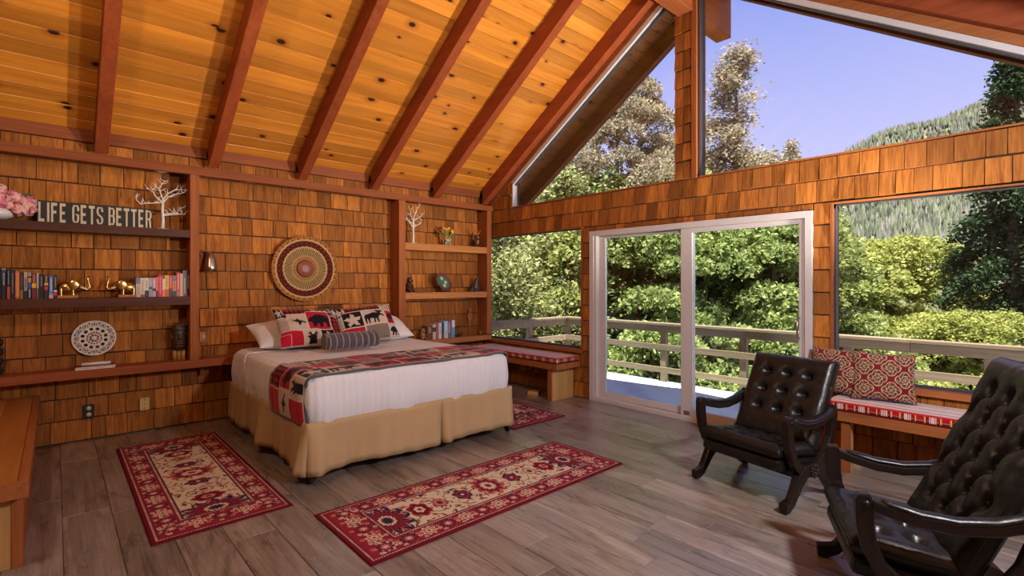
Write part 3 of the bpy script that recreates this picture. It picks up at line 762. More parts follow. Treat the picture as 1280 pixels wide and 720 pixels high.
for k in range(24):      # white cord where the folded duvet ends
    f = k/23; z = BTOP+.006-.0 if f < .45 else BTOP-.085*((f-.45)/.12 if f < .57 else 1)-(0 if f < .57 else (f-.57)/.43*.27)
    x_ = -.50-(.45)*f/.45 if f < .45 else -.955-.02*min(1, (f-.45)/.12)
    pp.append((x_, .62-.22*f, z))
obj('piping', MB().tube(pp, .005, 6), M['linen'], bed)

# printed patchwork -------------------------------------------------
def inpoly(poly, x, y):
    poly = np.array(poly); r = np.zeros(x.shape, bool); n = len(poly)
    for i in range(n):
        (x0, y0), (x1, y1) = poly[i], poly[(i+1) % n]
        c = ((y0 > y) != (y1 > y)); r ^= c & (x < (x1-x0)*(y-y0)/((y1-y0) or 1e-9)+x0)
    return r
BEAR = [(.02, .45), (.06, .55), (.14, .62), (.18, .70), (.24, .68), (.36, .78), (.55, .80), (.76, .74), (.92, .60), (.97, .42), (.97, .13), (.82, .13), (.82, .24), (.79, .36), (.66, .35), (.64, .13), (.50, .13), (.50, .30), (.40, .33), (.36, .13), (.20, .13), (.24, .34), (.18, .42), (.08, .40)]
MOOSE = [(.05, .50), (.10, .66), (.30, .70), (.48, .76), (.62, .70), (.74, .72), (.90, .56), (.95, .50), (.88, .46), (.76, .54), (.66, .46), (.63, .36), (.63, .08), (.57, .08), (.55, .34), (.50, .34), (.46, .08), (.41, .08), (.43, .38), (.28, .40), (.24, .08), (.19, .08), (.18, .38), (.14, .40), (.12, .08), (.07, .08)]
ANTLER = [(.64, .70), (.54, .92), (.60, .88), (.62, .97), (.68, .86), (.72, .96), (.77, .86), (.84, .97), (.85, .86), (.94, .90), (.86, .76), (.74, .70)]
BIRD = [(.10, .74), (.28, .62), (.40, .60), (.52, .72), (.58, .60), (.90, .42), (.88, .34), (.66, .42), (.60, .30), (.50, .24), (.46, .40), (.30, .50), (.22, .62)]
HEAD = [(.25, .05), (.30, .40), (.18, .52), (.24, .60), (.38, .58), (.20, .82), (.32, .78), (.36, .92), (.46, .66), (.56, .66), (.70, .90), (.74, .74), (.86, .78), (.66, .56), (.78, .54), (.70, .44), (.72, .05)]
cR, cT, cB, cK, cG = lin(176, 22, 46), lin(194, 172, 154), lin(24, 19, 22), lin(88, 14, 28), lin(110, 96, 84)
def cell(kind, u, v, x, y):
    """colours of one printed patch; u,v in 0..1 within the patch, x,y in metres"""
    n = u.shape; c = np.zeros(n+(3,))
    base = {'bear_red': cR, 'bear_tan': cT, 'moose_tan': cT, 'moose_red': cR, 'bird': cT, 'head': cT, 'red': cR, 'leaf': cB, 'stripe': cT, 'plaid': cR, 'grey': cG, 'bear_blk': cT, 'print': cT}[kind]
    c[:] = base
    if base == cT: c *= (1-.10*(np.sin(x*2*PI/.018) > .6))[..., None]
    if kind.startswith('bear'): c[inpoly(BEAR, u, v)] = cB
    if kind.startswith('moose'): c[inpoly(MOOSE, u, v) | inpoly(ANTLER, u, v)] = cB
    if kind == 'bird': c[inpoly(BIRD, u, v)] = cB
    if kind == 'head': c[inpoly(HEAD, u, v)] = cB
    if kind == 'leaf':
        a = np.arctan2(v-.45, u-.5); r = np.hypot(u-.5, v-.45); c[r < .30+.10*np.cos(5*(a-PI/2))+.04*np.cos(15*a)] = cT
    if kind == 'stripe': c[(np.sin(x*2*PI/.03) > .3)] = cG
    if kind == 'print': c[(np.sin(x*2*PI/.022)*np.sin(y*2*PI/.022) > .15)] = cG
    if kind == 'grey': c[(np.sin(x*2*PI/.02)*np.sin(y*2*PI/.02) > .3)] = lin(150, 135, 120)
    if kind == 'plaid':
        a = ((x/.045) % 1 < .5).astype(int)+((y/.045) % 1 < .5).astype(int); c[a == 1] = cK; c[a == 2] = cB
    e = (np.minimum(u, 1-u) < .03) | (np.minimum(v, 1-v) < .03)
    c[e] = lin(204, 188, 174)
    return c
def layout(cells, x, y):
    """cells: (kind,x0,x1,y0,y1)"""
    c = np.zeros(x.shape+(3,)); c[:] = cB
    for k, x0, x1, y0, y1 in cells:
        m = (x >= x0) & (x < x1) & (y >= y0) & (y < y1)
        if m.any(): c[m] = cell(k, (x[m]-x0)/(x1-x0), (y[m]-y0)/(y1-y0), x[m], y[m])
    return c
M['print'] = vcol('printed_quilt', .85, .35, 60, .15, .1)
M['print_p'] = vcol('printed_cotton', .85, .3, 90, .15, .1)
# quilt folded across the foot of the bed
def quilt():
    hx = BHX+.014; rr = .095; topz = BTOP+.014; zl = .405
    path = []
    for z in np.linspace(zl, topz-rr, 52): path.append((-hx-.012*math.sin(PI*(z-zl)/(topz-rr-zl)), z))
    for q in np.linspace(0, PI/2, 22)[1:]: path.append((-hx+rr*(1-math.cos(q)), topz-rr+rr*math.sin(q)))
    for x in np.linspace(-hx+rr, hx-rr, 250)[1:-1]: path.append((x, topz))
    for q in np.linspace(PI/2, 0, 22): path.append((hx-rr*(1-math.cos(q)), topz-rr+rr*math.sin(q)))
    for z in np.linspace(topz-rr, .42, 46)[1:]: path.append((hx+.012*math.sin(PI*(topz-rr-z)/.3), z))
    path = np.array(path); s = np.r_[0, np.cumsum(np.hypot(*np.diff(path, axis=0).T))]
    tt = np.linspace(0, .66, 96); S, T = np.meshgrid(s, tt, indexing='ij')
    X = np.repeat(path[:, :1], len(tt), 1); Z = np.repeat(path[:, 1:], len(tt), 1)
    Y = (3.585-BY)+T+.0*S; edge = BHY-.085
    d = np.clip(-Y-edge, 0, .08); drop = .095-np.sqrt(.095**2-d**2)
    topm = np.clip((Z-(topz-rr))/rr, 0, 1); Z = Z-drop*topm
    side = 1-topm; dc = np.clip(-Y-(BHY-.13), 0, .12); ins = .13-np.sqrt(.13**2-dc**2); X = X-np.sign(X)*ins*side*(np.abs(X) > hx-.1)
    Z = Z+(vnoise(S*11, T*11, 31, 1)-.5)*.010*topm; X = X+np.sign(X)*(vnoise(S*9, T*12, 32, 1)-.3)*.012*side
    Y = Y+side*(.03*np.sin(S*3)+.05*(S < .3)*T)+(vnoise(S*6, T*0, 33, 1)-.5)*.014
    # patches: three bands along the runner
    bands = [(.0, .015, None), (.015, .235, ['red', 'head', 'leaf', 'moose_tan', 'bear_red', 'bear_red', 'leaf', 'moose_tan', 'bear_red', 'leaf', 'bear_red', 'red', 'moose_tan', 'leaf', 'red']),
             (.235, .43, ['bird', 'bear_red', 'red', 'plaid', 'grey', 'bear_red', 'plaid', 'red', 'grey', 'bear_red', 'plaid', 'moose_tan', 'red', 'grey', 'plaid']),
             (.43, .645, ['red', 'plaid', 'stripe', 'leaf', 'grey', 'red', 'plaid', 'leaf', 'moose_tan', 'red', 'plaid', 'bear_tan', 'plaid', 'red', 'leaf'])]
    cells = []; r = random.Random(3)
    for y0, y1, ks in bands:
        if not ks: continue
        x = -.04*r.random()
        for k in ks:
            w = .30 if 'bear' in k or 'moose' in k else r.uniform(.14, .22); cells.append((k, x, x+w, y0, y1)); x += w
    cells = [(k, x0, x1, y0, y1) for k, x0, x1, y0, y1 in cells]
    c = layout(cells, S, T)
    c[(T < .012) | (T > .648) | (S < .012) | (S > s[-1]-.012)] = lin(96, 96, 100)
    return mesh_np('quilt', np.stack([X, Y, Z], -1).reshape(-1, 3), quads=gridfaces(len(s), len(tt))[:, ::-1], cols=c.reshape(-1, 3), smooth=True)
q = obj('quilt', quilt(), M['print'], None, loc=(BX, BY, 0))
tag(q, 'red, black and tan patchwork quilt of bears and moose across the bed foot', 'quilt')
so = q.modifiers.new('solid', 'SOLIDIFY'); so.thickness = .012; so.offset = 1

def pillow_mesh(w, h, th, colfn=None, n=72, sag=.0, seed=1):
    a = np.linspace(-1, 1, n); A, B = np.meshgrid(a, a, indexing='ij')
    def side(sg):
        k = np.clip(1-np.abs(A)**2.6, 0, 1)**.55*np.clip(1-np.abs(B)**2.6, 0, 1)**.55
        pin = 1-.07*(1-np.abs(A)**2)*np.abs(B)**6
        pin2 = 1-.07*(1-np.abs(B)**2)*np.abs(A)**6
        x = A*w/2*pin2; z = B*h/2*pin+h/2
        y = sg*(th/2)*k+(vnoise(A*3+8, B*3+8, seed, 1)-.5)*.03*k*1.0
        return np.stack([x, y, z], -1).reshape(-1, 3)
    f, b = side(-1), side(1); q = gridfaces(n, n)
    v = np.concatenate([f, b]); quads = np.concatenate([q[:, ::-1]*1, q+n*n])
    cols = None
    if colfn is not None:
        c = colfn((A+1)*w/2, (B+1)*h/2).reshape(-1, 3); cols = np.concatenate([c, c])
    return mesh_np('pillow', v, quads=quads[:, ::-1], cols=cols, smooth=True)
def put_pillow(name, label, cat, me, mat, loc, tilt, rz, group=None, roll=0):
    o = obj(name, me, mat); o.location = loc; o.rotation_euler = (Matrix.Rotation(rz, 3, 'Z') @ Matrix.Rotation(tilt, 3, 'X') @ Matrix.Rotation(roll, 3, 'Y')).to_euler()
    return tag(o, label, cat, group)
# tilt: negative leans the top toward the back wall
put_pillow('pillow', 'plain white pillow at the left of the bed head behind the bear pillow', 'pillow', pillow_mesh(.74, .46, .20, seed=2), M['linen'], (1.80, 5.13, .80), -math.radians(66), .05, 'white bed pillows')
put_pillow('pillow', 'plain white pillow at the right of the bed head beside the bookcase post', 'pillow', pillow_mesh(.74, .46, .20, seed=3), M['linen'], (2.74, 5.14, .80), -math.radians(66), -.04, 'white bed pillows')
W_, H_ = .66, .44
cellsA = [('leaf', 0, .07, .31, H_), ('plaid', .07, .36, .345, H_), ('bear_tan', .36, .56, .365, H_), ('leaf', .56, W_, .31, H_),
          ('print', 0, .10, .115, .31), ('bird', .10, .28, .15, .345), ('bear_red', .28, .52, .15, .365), ('plaid', .52, W_, .10, .31),
          ('red', 0, .22, 0, .15), ('head', .22, .39, 0, .15), ('leaf', .39, .54, 0, .15), ('moose_tan', .54, W_, 0, .10), ('red', 0, .10, 0, .115)]
cellsB = [('leaf', 0, .10, .30, H_), ('plaid', .10, .52, .35, H_), ('stripe', .52, W_, .33, H_), ('print', 0, .06, .16, .30), ('leaf', .06, .28, .16, .35), ('moose_tan', .28, .54, .16, .35),
          ('red', 0, .28, 0, .16), ('grey', .28, .54, 0, .16), ('bear_red', .54, W_, .15, .33), ('bear_tan', .54, W_, 0, .15)]
put_pillow('patchwork_pillow', 'red black and tan patchwork pillow with a black bear on a red square', 'pillow', pillow_mesh(W_, H_, .17, lambda x, y: layout(cellsA, x, y), 150, seed=4), M['print_p'], (1.89, 4.96, .79), -math.radians(36), .10, 'patchwork pillows', .04)
put_pillow('patchwork_pillow', 'red black and tan patchwork pillow with a black moose on a tan square', 'pillow', pillow_mesh(W_, H_, .17, lambda x, y: layout(cellsB, x, y), 150, seed=5), M['print_p'], (2.50, 4.97, .79), -math.radians(34), -.12, 'patchwork pillows', -.10)
# rolled grey blanket
def roll():
    n = 40; L = .52; V = []; C = []
    nx = 120; xs = np.linspace(-L/2, L/2, nx); q = np.linspace(0, 2*PI, n, endpoint=False)
    XX, Q = np.meshgrid(xs, q, indexing='ij'); r = .088+.005*np.sin(Q*2+1)+(vnoise(XX*20+5, Q*2, 3, 1)-.5)*.008-.02*np.clip((np.abs(XX)-L/2+.02)/.02, 0, 1)**2
    v = np.stack([XX, np.cos(Q)*r, np.sin(Q)*r*.92+.085], -1).reshape(-1, 3)
    j = np.arange(n); f = np.concatenate([np.stack([i*n+j, i*n+(j+1) % n, (i+1)*n+(j+1) % n, (i+1)*n+j], 1) for i in range(nx-1)])
    st = (np.sin(XX*2*PI/.062) > .90)*1.0+.4*(np.sin(XX*2*PI/.0205+1) > .9)
    c = np.array(lin(76, 68, 74))*(1-st[..., None]*.6)+np.array(lin(180, 172, 172))*st[..., None]*.6
    return mesh_np('blanket', v, quads=f, cols=c.reshape(-1, 3), smooth=True)
rb = thing('rolled_blanket', 'grey striped throw blanket rolled up in front of the patchwork pillows', 'blanket', (2.13, 4.67, .775), -.04)
obj('blanket_roll', roll(), vcol('grey_throw', .9, .5, 160, .1, .3), rb)
sp_ = [(math.cos(a)*(.012+.0105*a/(2*PI)*1.0), math.sin(a)*(.012+.0105*a/(2*PI))) for a in np.linspace(0, 2*PI*6.4, 150)]
for sx_ in (-1, 1):
    obj('roll_end', MB().strip(sp_, .0035, lambda a, b, d: (d*sx_, a, b+.085), .225, .264), plain('grey_fleece', lin(128, 112, 102), .95, nscale=60), rb)
    obj('roll_core', MB().lathe([(0, .0), (.07, 0), (.07, .01), (0, .01)], 24, (sx_*.24, 0, .085), 'X'), plain('dark_fleece', lin(60, 50, 46), .95), rb)

# ------------------------------------------------------------------ rugs (one woven pattern, three rugs)
def rug_mesh():
    w, l = .74, 2.12; nx, ny = 190, 540
    X, Y = np.meshgrid(np.linspace(-w/2, w/2, nx), np.linspace(-l/2, l/2, ny), indexing='ij')
    red, dred, cream, navy, orange, pink = lin(136, 34, 46), lin(100, 16, 30), lin(202, 182, 156), lin(44, 40, 62), lin(168, 66, 56), lin(188, 120, 112)
    c = np.zeros(X.shape+(3,)); c[:] = red
    ex = w/2-np.abs(X); ey = l/2-np.abs(Y); e = np.minimum(ex, ey)
    def put(m, col): c[m] = col
    r = np.random.default_rng(4)
    def ros(cx, cy, R, n, k, ph=0.0):
        dx, dy = X-cx, Y-cy; rr = np.hypot(dx, dy); a = np.arctan2(dy, dx)
        return rr, R*(1-k+k*np.abs(np.cos(n*(a-ph)/2)))
    def flower(cx, cy, R, cols, n=8, k=.4):
        rr, b = ros(cx, cy, R, n, k); 
        for f, col in zip((1, .72, .45, .2), cols): put(rr < b*f, col)
    # field
    F = (ex > .185) & (ey > .24)
    put(F, cream)
    # scrolls and small leaves in the field
    for i in range(330):
        cx, cy = r.uniform(-.18, .18), r.uniform(-.82, .82); a = r.uniform(0, PI); s = r.uniform(.010, .026)
        dx, dy = X-cx, Y-cy; u = dx*math.cos(a)+dy*math.sin(a); v = -dx*math.sin(a)+dy*math.cos(a)
        m = F & ((u/s)**2+(v/(s*.34))**2 < 1); put(m, [navy, lin(150, 48, 44), lin(98, 84, 60), orange, red][i % 5])
    vine = .11*np.sin(Y*2*PI/.36)
    put(F & (np.abs(X-vine) < .004), lin(90, 70, 60)); put(F & (np.abs(X+vine) < .004), lin(90, 70, 60))
    for cy, R, cols, n in ((0, .115, (orange, red, cream, red), 10), (.22, .062, (navy, red, navy, cream), 6), (-.22, .062, (navy, red, navy, cream), 6), (.40, .05, (red, pink, red, navy), 8), (-.40, .05, (lin(120, 60, 70), cream, red, navy), 8),
                           (.55, .075, (red, dred, cream, red), 6), (-.55, .075, (red, dred, pink, red), 6), (.77, .15, (navy, red, dred, navy), 12), (-.77, .15, (navy, red, dred, navy), 12)):
        dx = X*.78; rr = np.hypot(X*.72, Y-cy); a = np.arctan2(Y-cy, X*.72); b = R*(.76+.24*np.abs(np.cos(n*a/2)))
        for f, col in zip((1, .78, .45, .2), cols): put((rr < b*f) & (ey > .24) & (ex > .185), col)
        if R > .1: put((np.abs(rr-b*.62) < R*.10) & (np.sin(a*n*2) > .1) & F, navy); put((np.abs(rr-b*.84) < R*.05) & (np.sin(a*n) > .2) & F, pink); put((np.abs(rr-b*.30) < R*.05) & F, cream)
    # guard stripes
    for d, wd, col in ((.185, .006, navy), (.172, .010, cream), (.160, .006, navy), (.030, .010, cream), (.042, .005, navy)):
        dd = np.minimum(ex-d, ey-(d+.055 if d > .1 else d)); m = (np.abs(dd) < wd/2) & ((ex > d-.01) & (ey > (d+.055 if d > .1 else d)-.01))
        if col == cream: m &= ((X+Y)/.016 % 1 < .55)
        put(m, col)
    # main border flowers
    ptsb = []
    for sx_ in (-1, 1):
        for i in range(15): ptsb.append((sx_*(w/2-.105), -.91+i*.13, i))
    for sy_ in (-1, 1):
        for i in range(5): ptsb.append((-.26+i*.13, sy_*(l/2-.14), i+1))
    B = ((ex > .05) & ((ex < .155) | (ey < .215)) & (ey > .05))
    for cx, cy, i in ptsb:
        rr, b = ros(cx, cy, .052, 8, .42, .4)
        cols = (cream, orange, cream, navy) if i % 2 == 0 else (navy, red, pink, cream)
        for f, col in zip((1, .74, .5, .22), cols): put((rr < b*f) & B, col)
        for k in range(6):
            a = k*PI/3+.3; d = np.hypot(X-cx-math.cos(a)*.066, Y-cy-math.sin(a)*.066)
            put((d < .0125) & B, pink if k % 2 else cream); put((d < .005) & B, dred)
    put(e < .018, dred); put((e > .018) & (e < .023), navy)
    c *= (1+.10*(r.random(X.shape)-.5))[..., None]
    Z = np.full(X.shape, .009); Z[0] = Z[-1] = 0.0; Z[:, 0] = Z[:, -1] = 0.0
    return mesh_np('rug', np.stack([X, Y, Z], -1).reshape(-1, 3), quads=gridfaces(nx, ny), cols=c.reshape(-1, 3))
RUG = rug_mesh(); RUG.materials.append(vcol('woven_wool', .95, .4, 400, .1))
for (x, y, rz, lb) in ((.752, 4.365, 0, 'red and cream oriental rug along the left side of the bed'), (2.227, 2.705, PI/2, 'red and cream oriental runner rug across the foot of the bed'), (3.645, 4.64, PI, 'red oriental rug mostly hidden between the bed and the window seat')):
    o = bpy.data.objects.new('oriental_rug', RUG); COL.objects.link(o); o.location = (x, y, .001); o.rotation_euler = (0, 0, rz); tag(o, lb, 'rug', 'oriental rugs')

# ------------------------------------------------------------------ window seats
M['pine_panel'] = wood('yellow_pine_panel', (.46, .24, .075), (.66, .38, .13), 'Z', 40, 2, .5, .12)
M['kilim'] = vcol('striped_kilim', .9, .3, 300, .1)
def seat(label, y0, y1, panel_y, nb=5):
    t = thing('window_seat', label, 'bench', (4.57, (y0+y1)/2, 0)); L = t.location
    obj('seat_board', MB().box(4.355-L.x, 4.783-L.x, y0-L.y, y1-L.y, .382, .452), M['trimy'], t, bevel=.003)
    for py in panel_y:
        obj('panel_edge', MB().box(4.375-L.x, 4.40-L.x, py-L.y, py+.055-L.y, 0, .382), M['trimz'], t)
        for k in range(nb):
            a = 4.40+k*.076; obj('panel_board', chamfer_box(a-L.x, a+.0745-L.x, py-L.y, py+.055-L.y, 0, .382, .002), M['pine_panel'], t)
    return t
seat('cedar window seat with a pine end panel under the left window', 4.03, 5.695, [4.135])
seat('cedar window seat behind the two armchairs under the right window', -.02, 1.25, [1.09, .05], 1)
def cushion(label, y0, y1):
    z0, z1, x0, x1 = .454, .520, 4.368, 4.778; r_ = .012
    path = [(x0, z) for z in np.linspace(z0, z1-r_, 26)]+[(x0+r_*(1-math.cos(q)), z1-r_+r_*math.sin(q)) for q in np.linspace(0, PI/2, 8)[1:]]+[(x, z1) for x in np.linspace(x0+r_, x1, 130)[1:]]+[(x1, z0)]
    path = np.array(path); ys = np.linspace(y0, y1, 520); S, Y = np.meshgrid(np.arange(len(path)), ys, indexing='ij')
    X = path[S, 0]; Z = path[S, 1]+(vnoise(X*8, Y*3, 5, 1)-.5)*.006*(path[S, 1] > z0+.01)
    def color(front, X, Y, Z):
        c = np.zeros(X.shape+(3,)); f = (Z-z0)/(z1-z0)
        red, dk, wh, ye = lin(170, 24, 30), lin(96, 12, 20), lin(226, 214, 196), lin(206, 160, 96)
        c[:] = red; c[f < .34] = dk; c[(f > .36) & (f < .44)] = lin(150, 110, 100)
        ph = (Y/.135) % 1; mid = (f > .22) & (f < .84)
        for a, col in ((.20, ye), (.40, wh), (.475, wh), (.55, wh), (.625, wh), (.82, ye)): c[mid & (np.abs(ph-a) < (.020 if col is wh else .032))] = col
        for a in (.26, .76): c[mid & (np.abs(ph-a) < .02)] = lin(40, 14, 16)
        top = ~front
        g = (X-x0)/(x1-x0)
        s = np.zeros(X.shape+(3,)); s[:] = lin(218, 204, 194)
        for a, b, col in ((0, .04, lin(170, 40, 44)), (.08, .13, lin(206, 140, 130)), (.22, .26, lin(176, 84, 80)), (.26, .28, lin(130, 112, 108)), (.42, .47, lin(206, 150, 140)), (.52, .55, lin(168, 84, 80)), (.72, .76, lin(196, 140, 130)), (.86, .9, lin(176, 90, 88))):
            s[(g >= a) & (g < b)] = col
        c[top] = s[top]; return c
    front = (Z < z1-.004) & (X < x0+.02)
    C = color(front, X, Y, path[S, 1])
    V = [np.stack([X, Y, Z], -1).reshape(-1, 3)]; Q = [gridfaces(len(path), len(ys))]; K = [C.reshape(-1, 3)]; n0 = V[0].shape[0]
    for y in (y0, y1):
        gx, gz = np.meshgrid(np.linspace(x0, x1, 120), np.linspace(z0, z1-.001, 26), indexing='ij')
        V.append(np.stack([gx, np.full(gx.shape, y), gz], -1).reshape(-1, 3)); Q.append(gridfaces(120, 26)+n0); n0 += gx.size
        K.append(color(np.ones(gx.shape, bool), gx, gx, gz).reshape(-1, 3))
    o = obj('seat_cushion', mesh_np('seat_cushion', np.concatenate(V), quads=np.concatenate(Q), cols=np.concatenate(K)), M['kilim'])
    return tag(o, label, 'cushion', 'striped window seat cushions')
cushion('red striped woven pad on the window seat beside the bed', 4.045, 5.685)
cushion('red striped woven pad on the window seat behind the armchairs', 0, 1.235)
def damask(x, y):
    c = np.zeros(x.shape+(3,)); bg, cr, br = lin(112, 26, 30), lin(206, 180, 148), lin(92, 56, 40); c[:] = bg
    P = .165
    for i in range(-1, 5):
        for j in range(-1, 5):
            for ox, oy in ((0, 0), (.5, .5)):
                dx, dy = x-(i+ox)*P, y-(j+oy)*P; r = np.hypot(dx, dy); a = np.arctan2(dy, dx)
                b = .058*(.74+.26*np.abs(np.cos(2*a)))*(1+.0*a)
                c[r < b*1.05] = cr; c[r < b*.96] = br
                c[(r < b*.9) & (np.abs(np.cos(4*a+r*90)) < .16)] = cr
                c[(np.abs(r-b*.5) < .002)] = cr; c[r < .008] = cr; c[r < .005] = bg
    return c
put_pillow('damask_pillow', 'dark red pillow with cream medallions leaning on the window, in front of its twin', 'pillow', pillow_mesh(.40, .37, .13, damask, 130, seed=6), M['print_p'], (4.60, .93, .527), -math.radians(16), -PI/2+.22, 'dark red medallion pillows')
put_pillow('damask_pillow', 'dark red medallion pillow half hidden behind its twin and the armchair', 'pillow', pillow_mesh(.40, .37, .13, damask, 130, seed=7), M['print_p'], (4.62, 1.255, .527), -math.radians(14), -PI/2-.12, 'dark red medallion pillows')
# low wooden platform at the left edge of the picture
hb = thing('wooden_bench', 'low orange plank bench with a thick red edged top at the far left wall corner', 'bench', (-.6, 4.65, 0))
for k in range(8):
    a = -1.35+k*.152; obj('top_board', chamfer_box(a+.6, a+.1505+.6, 3.42-4.65, 5.90-4.65, .375, .455, .002), wood('orange_top_board', (.30, .095, .020), (.46, .175, .035), 'Y', 40, 2, .4, .1) if k == 0 else bpy.data.materials['orange_top_board'], hb)
obj('top_edge', MB().box(-.134+.6, -.094+.6, 3.42-4.65, 5.90-4.65, .372, .457).box(-1.35+.6, -.094+.6, 3.405-4.65, 3.4195-4.65, .372, .457), M['trimy'], hb, bevel=.003)
for k in range(16):
    a = -1.32+k*.0725; obj('front_board', chamfer_box(a+.6, a+.0715+.6, 3.52-4.65, 3.545-4.65, 0, .374, .002), M['pine_panel'], hb)
obj('corner_post', MB().box(-.16+.6, -.118+.6, 3.515-4.65, 3.56-4.65, 0, .374), M['trimz'], hb)
for k in range(16):
    a = 3.56+k*.145; obj('side_board', chamfer_box(-.145+.6, -.120+.6, a-4.65, a+.144-4.65, 0, .374, .002), M['trimz'], hb)

# ------------------------------------------------------------------ armchairs
t = NT('black_tufted_leather'); p = t.objco()
vo = t.n('ShaderNodeTexVoronoi', {'Vector': p, 'Scale': 170.0}).outputs['Distance']; nz = t.noise(p, 30, 3, .6)
M['leather'] = t.done(t.mix(nz, (.005, .0042, .004), (.014, .011, .009)), t.rng(nz, .3, .7, .26, .40), 0, t.math('ADD', t.math('MULTIPLY', vo, .5), nz), .22, .003, .27)
M['blackwood'] = wood('black_brown_wood', (.007, .0045, .0038), (.020, .011, .008), 'Z', 40, 3, .30, .1, local=True, spec=.3)
def tufted(w, h, th, buttons, seed, sl=False):
    """upholstered slab: x across (-w/2..w/2), y up (0..h), z thickness; buttons on the top face"""
    n, m = int(w/.009), int(h/.009); A, B = np.meshgrid(np.linspace(-w/2, w/2, n), np.linspace(0, h, m), indexing='ij')
    ed = np.minimum(np.minimum(w/2-np.abs(A), B), h-B); Z = th-.035*(1-np.clip(ed/.05, 0, 1))**2.2
    Z = Z+.014*np.clip(ed/.12, 0, 1)
    bt = np.array(buttons)
    for bx, by in buttons: q_ = (A-bx)**2+(B-by)**2; Z -= .036*np.exp(-q_/.026**2)+.022*np.exp(-q_/.062**2)
    for i in range(len(bt)):
        for j in range(i+1, len(bt)):
            d = bt[j]-bt[i]; L = np.hypot(*d)
            if L < .2 and (abs(d[0]) > .02 or sl) and abs(d[1]) > .02:
                t_ = np.clip(((A-bt[i][0])*d[0]+(B-bt[i][1])*d[1])/L**2, 0, 1); q = np.hypot(A-bt[i][0]-t_*d[0], B-bt[i][1]-t_*d[1]); Z -= .024*np.exp(-(q/.016)**2)
    Z += (vnoise(A*30+60, B*30+60, seed, 1)-.5)*.004
    top = np.stack([A, B, Z], -1).reshape(-1, 3); bot = np.stack([A, B, np.clip(.03*(1-np.clip(ed/.03, 0, 1))**2, 0, .03)], -1).reshape(-1, 3)
    q = gridfaces(n, m); v = np.concatenate([top, bot]); b = n*m
    idx = np.arange(n*m).reshape(n, m); ring = np.concatenate([idx[:, 0], idx[-1, 1:], idx[::-1, -1][1:], idx[0, ::-1][1:-1]])
    r2 = np.roll(ring, -1); side = np.stack([ring, ring+b, r2+b, r2], 1)
    return mesh_np('tufted', v, quads=np.concatenate([q, q[:, ::-1]+b, side]), smooth=True)
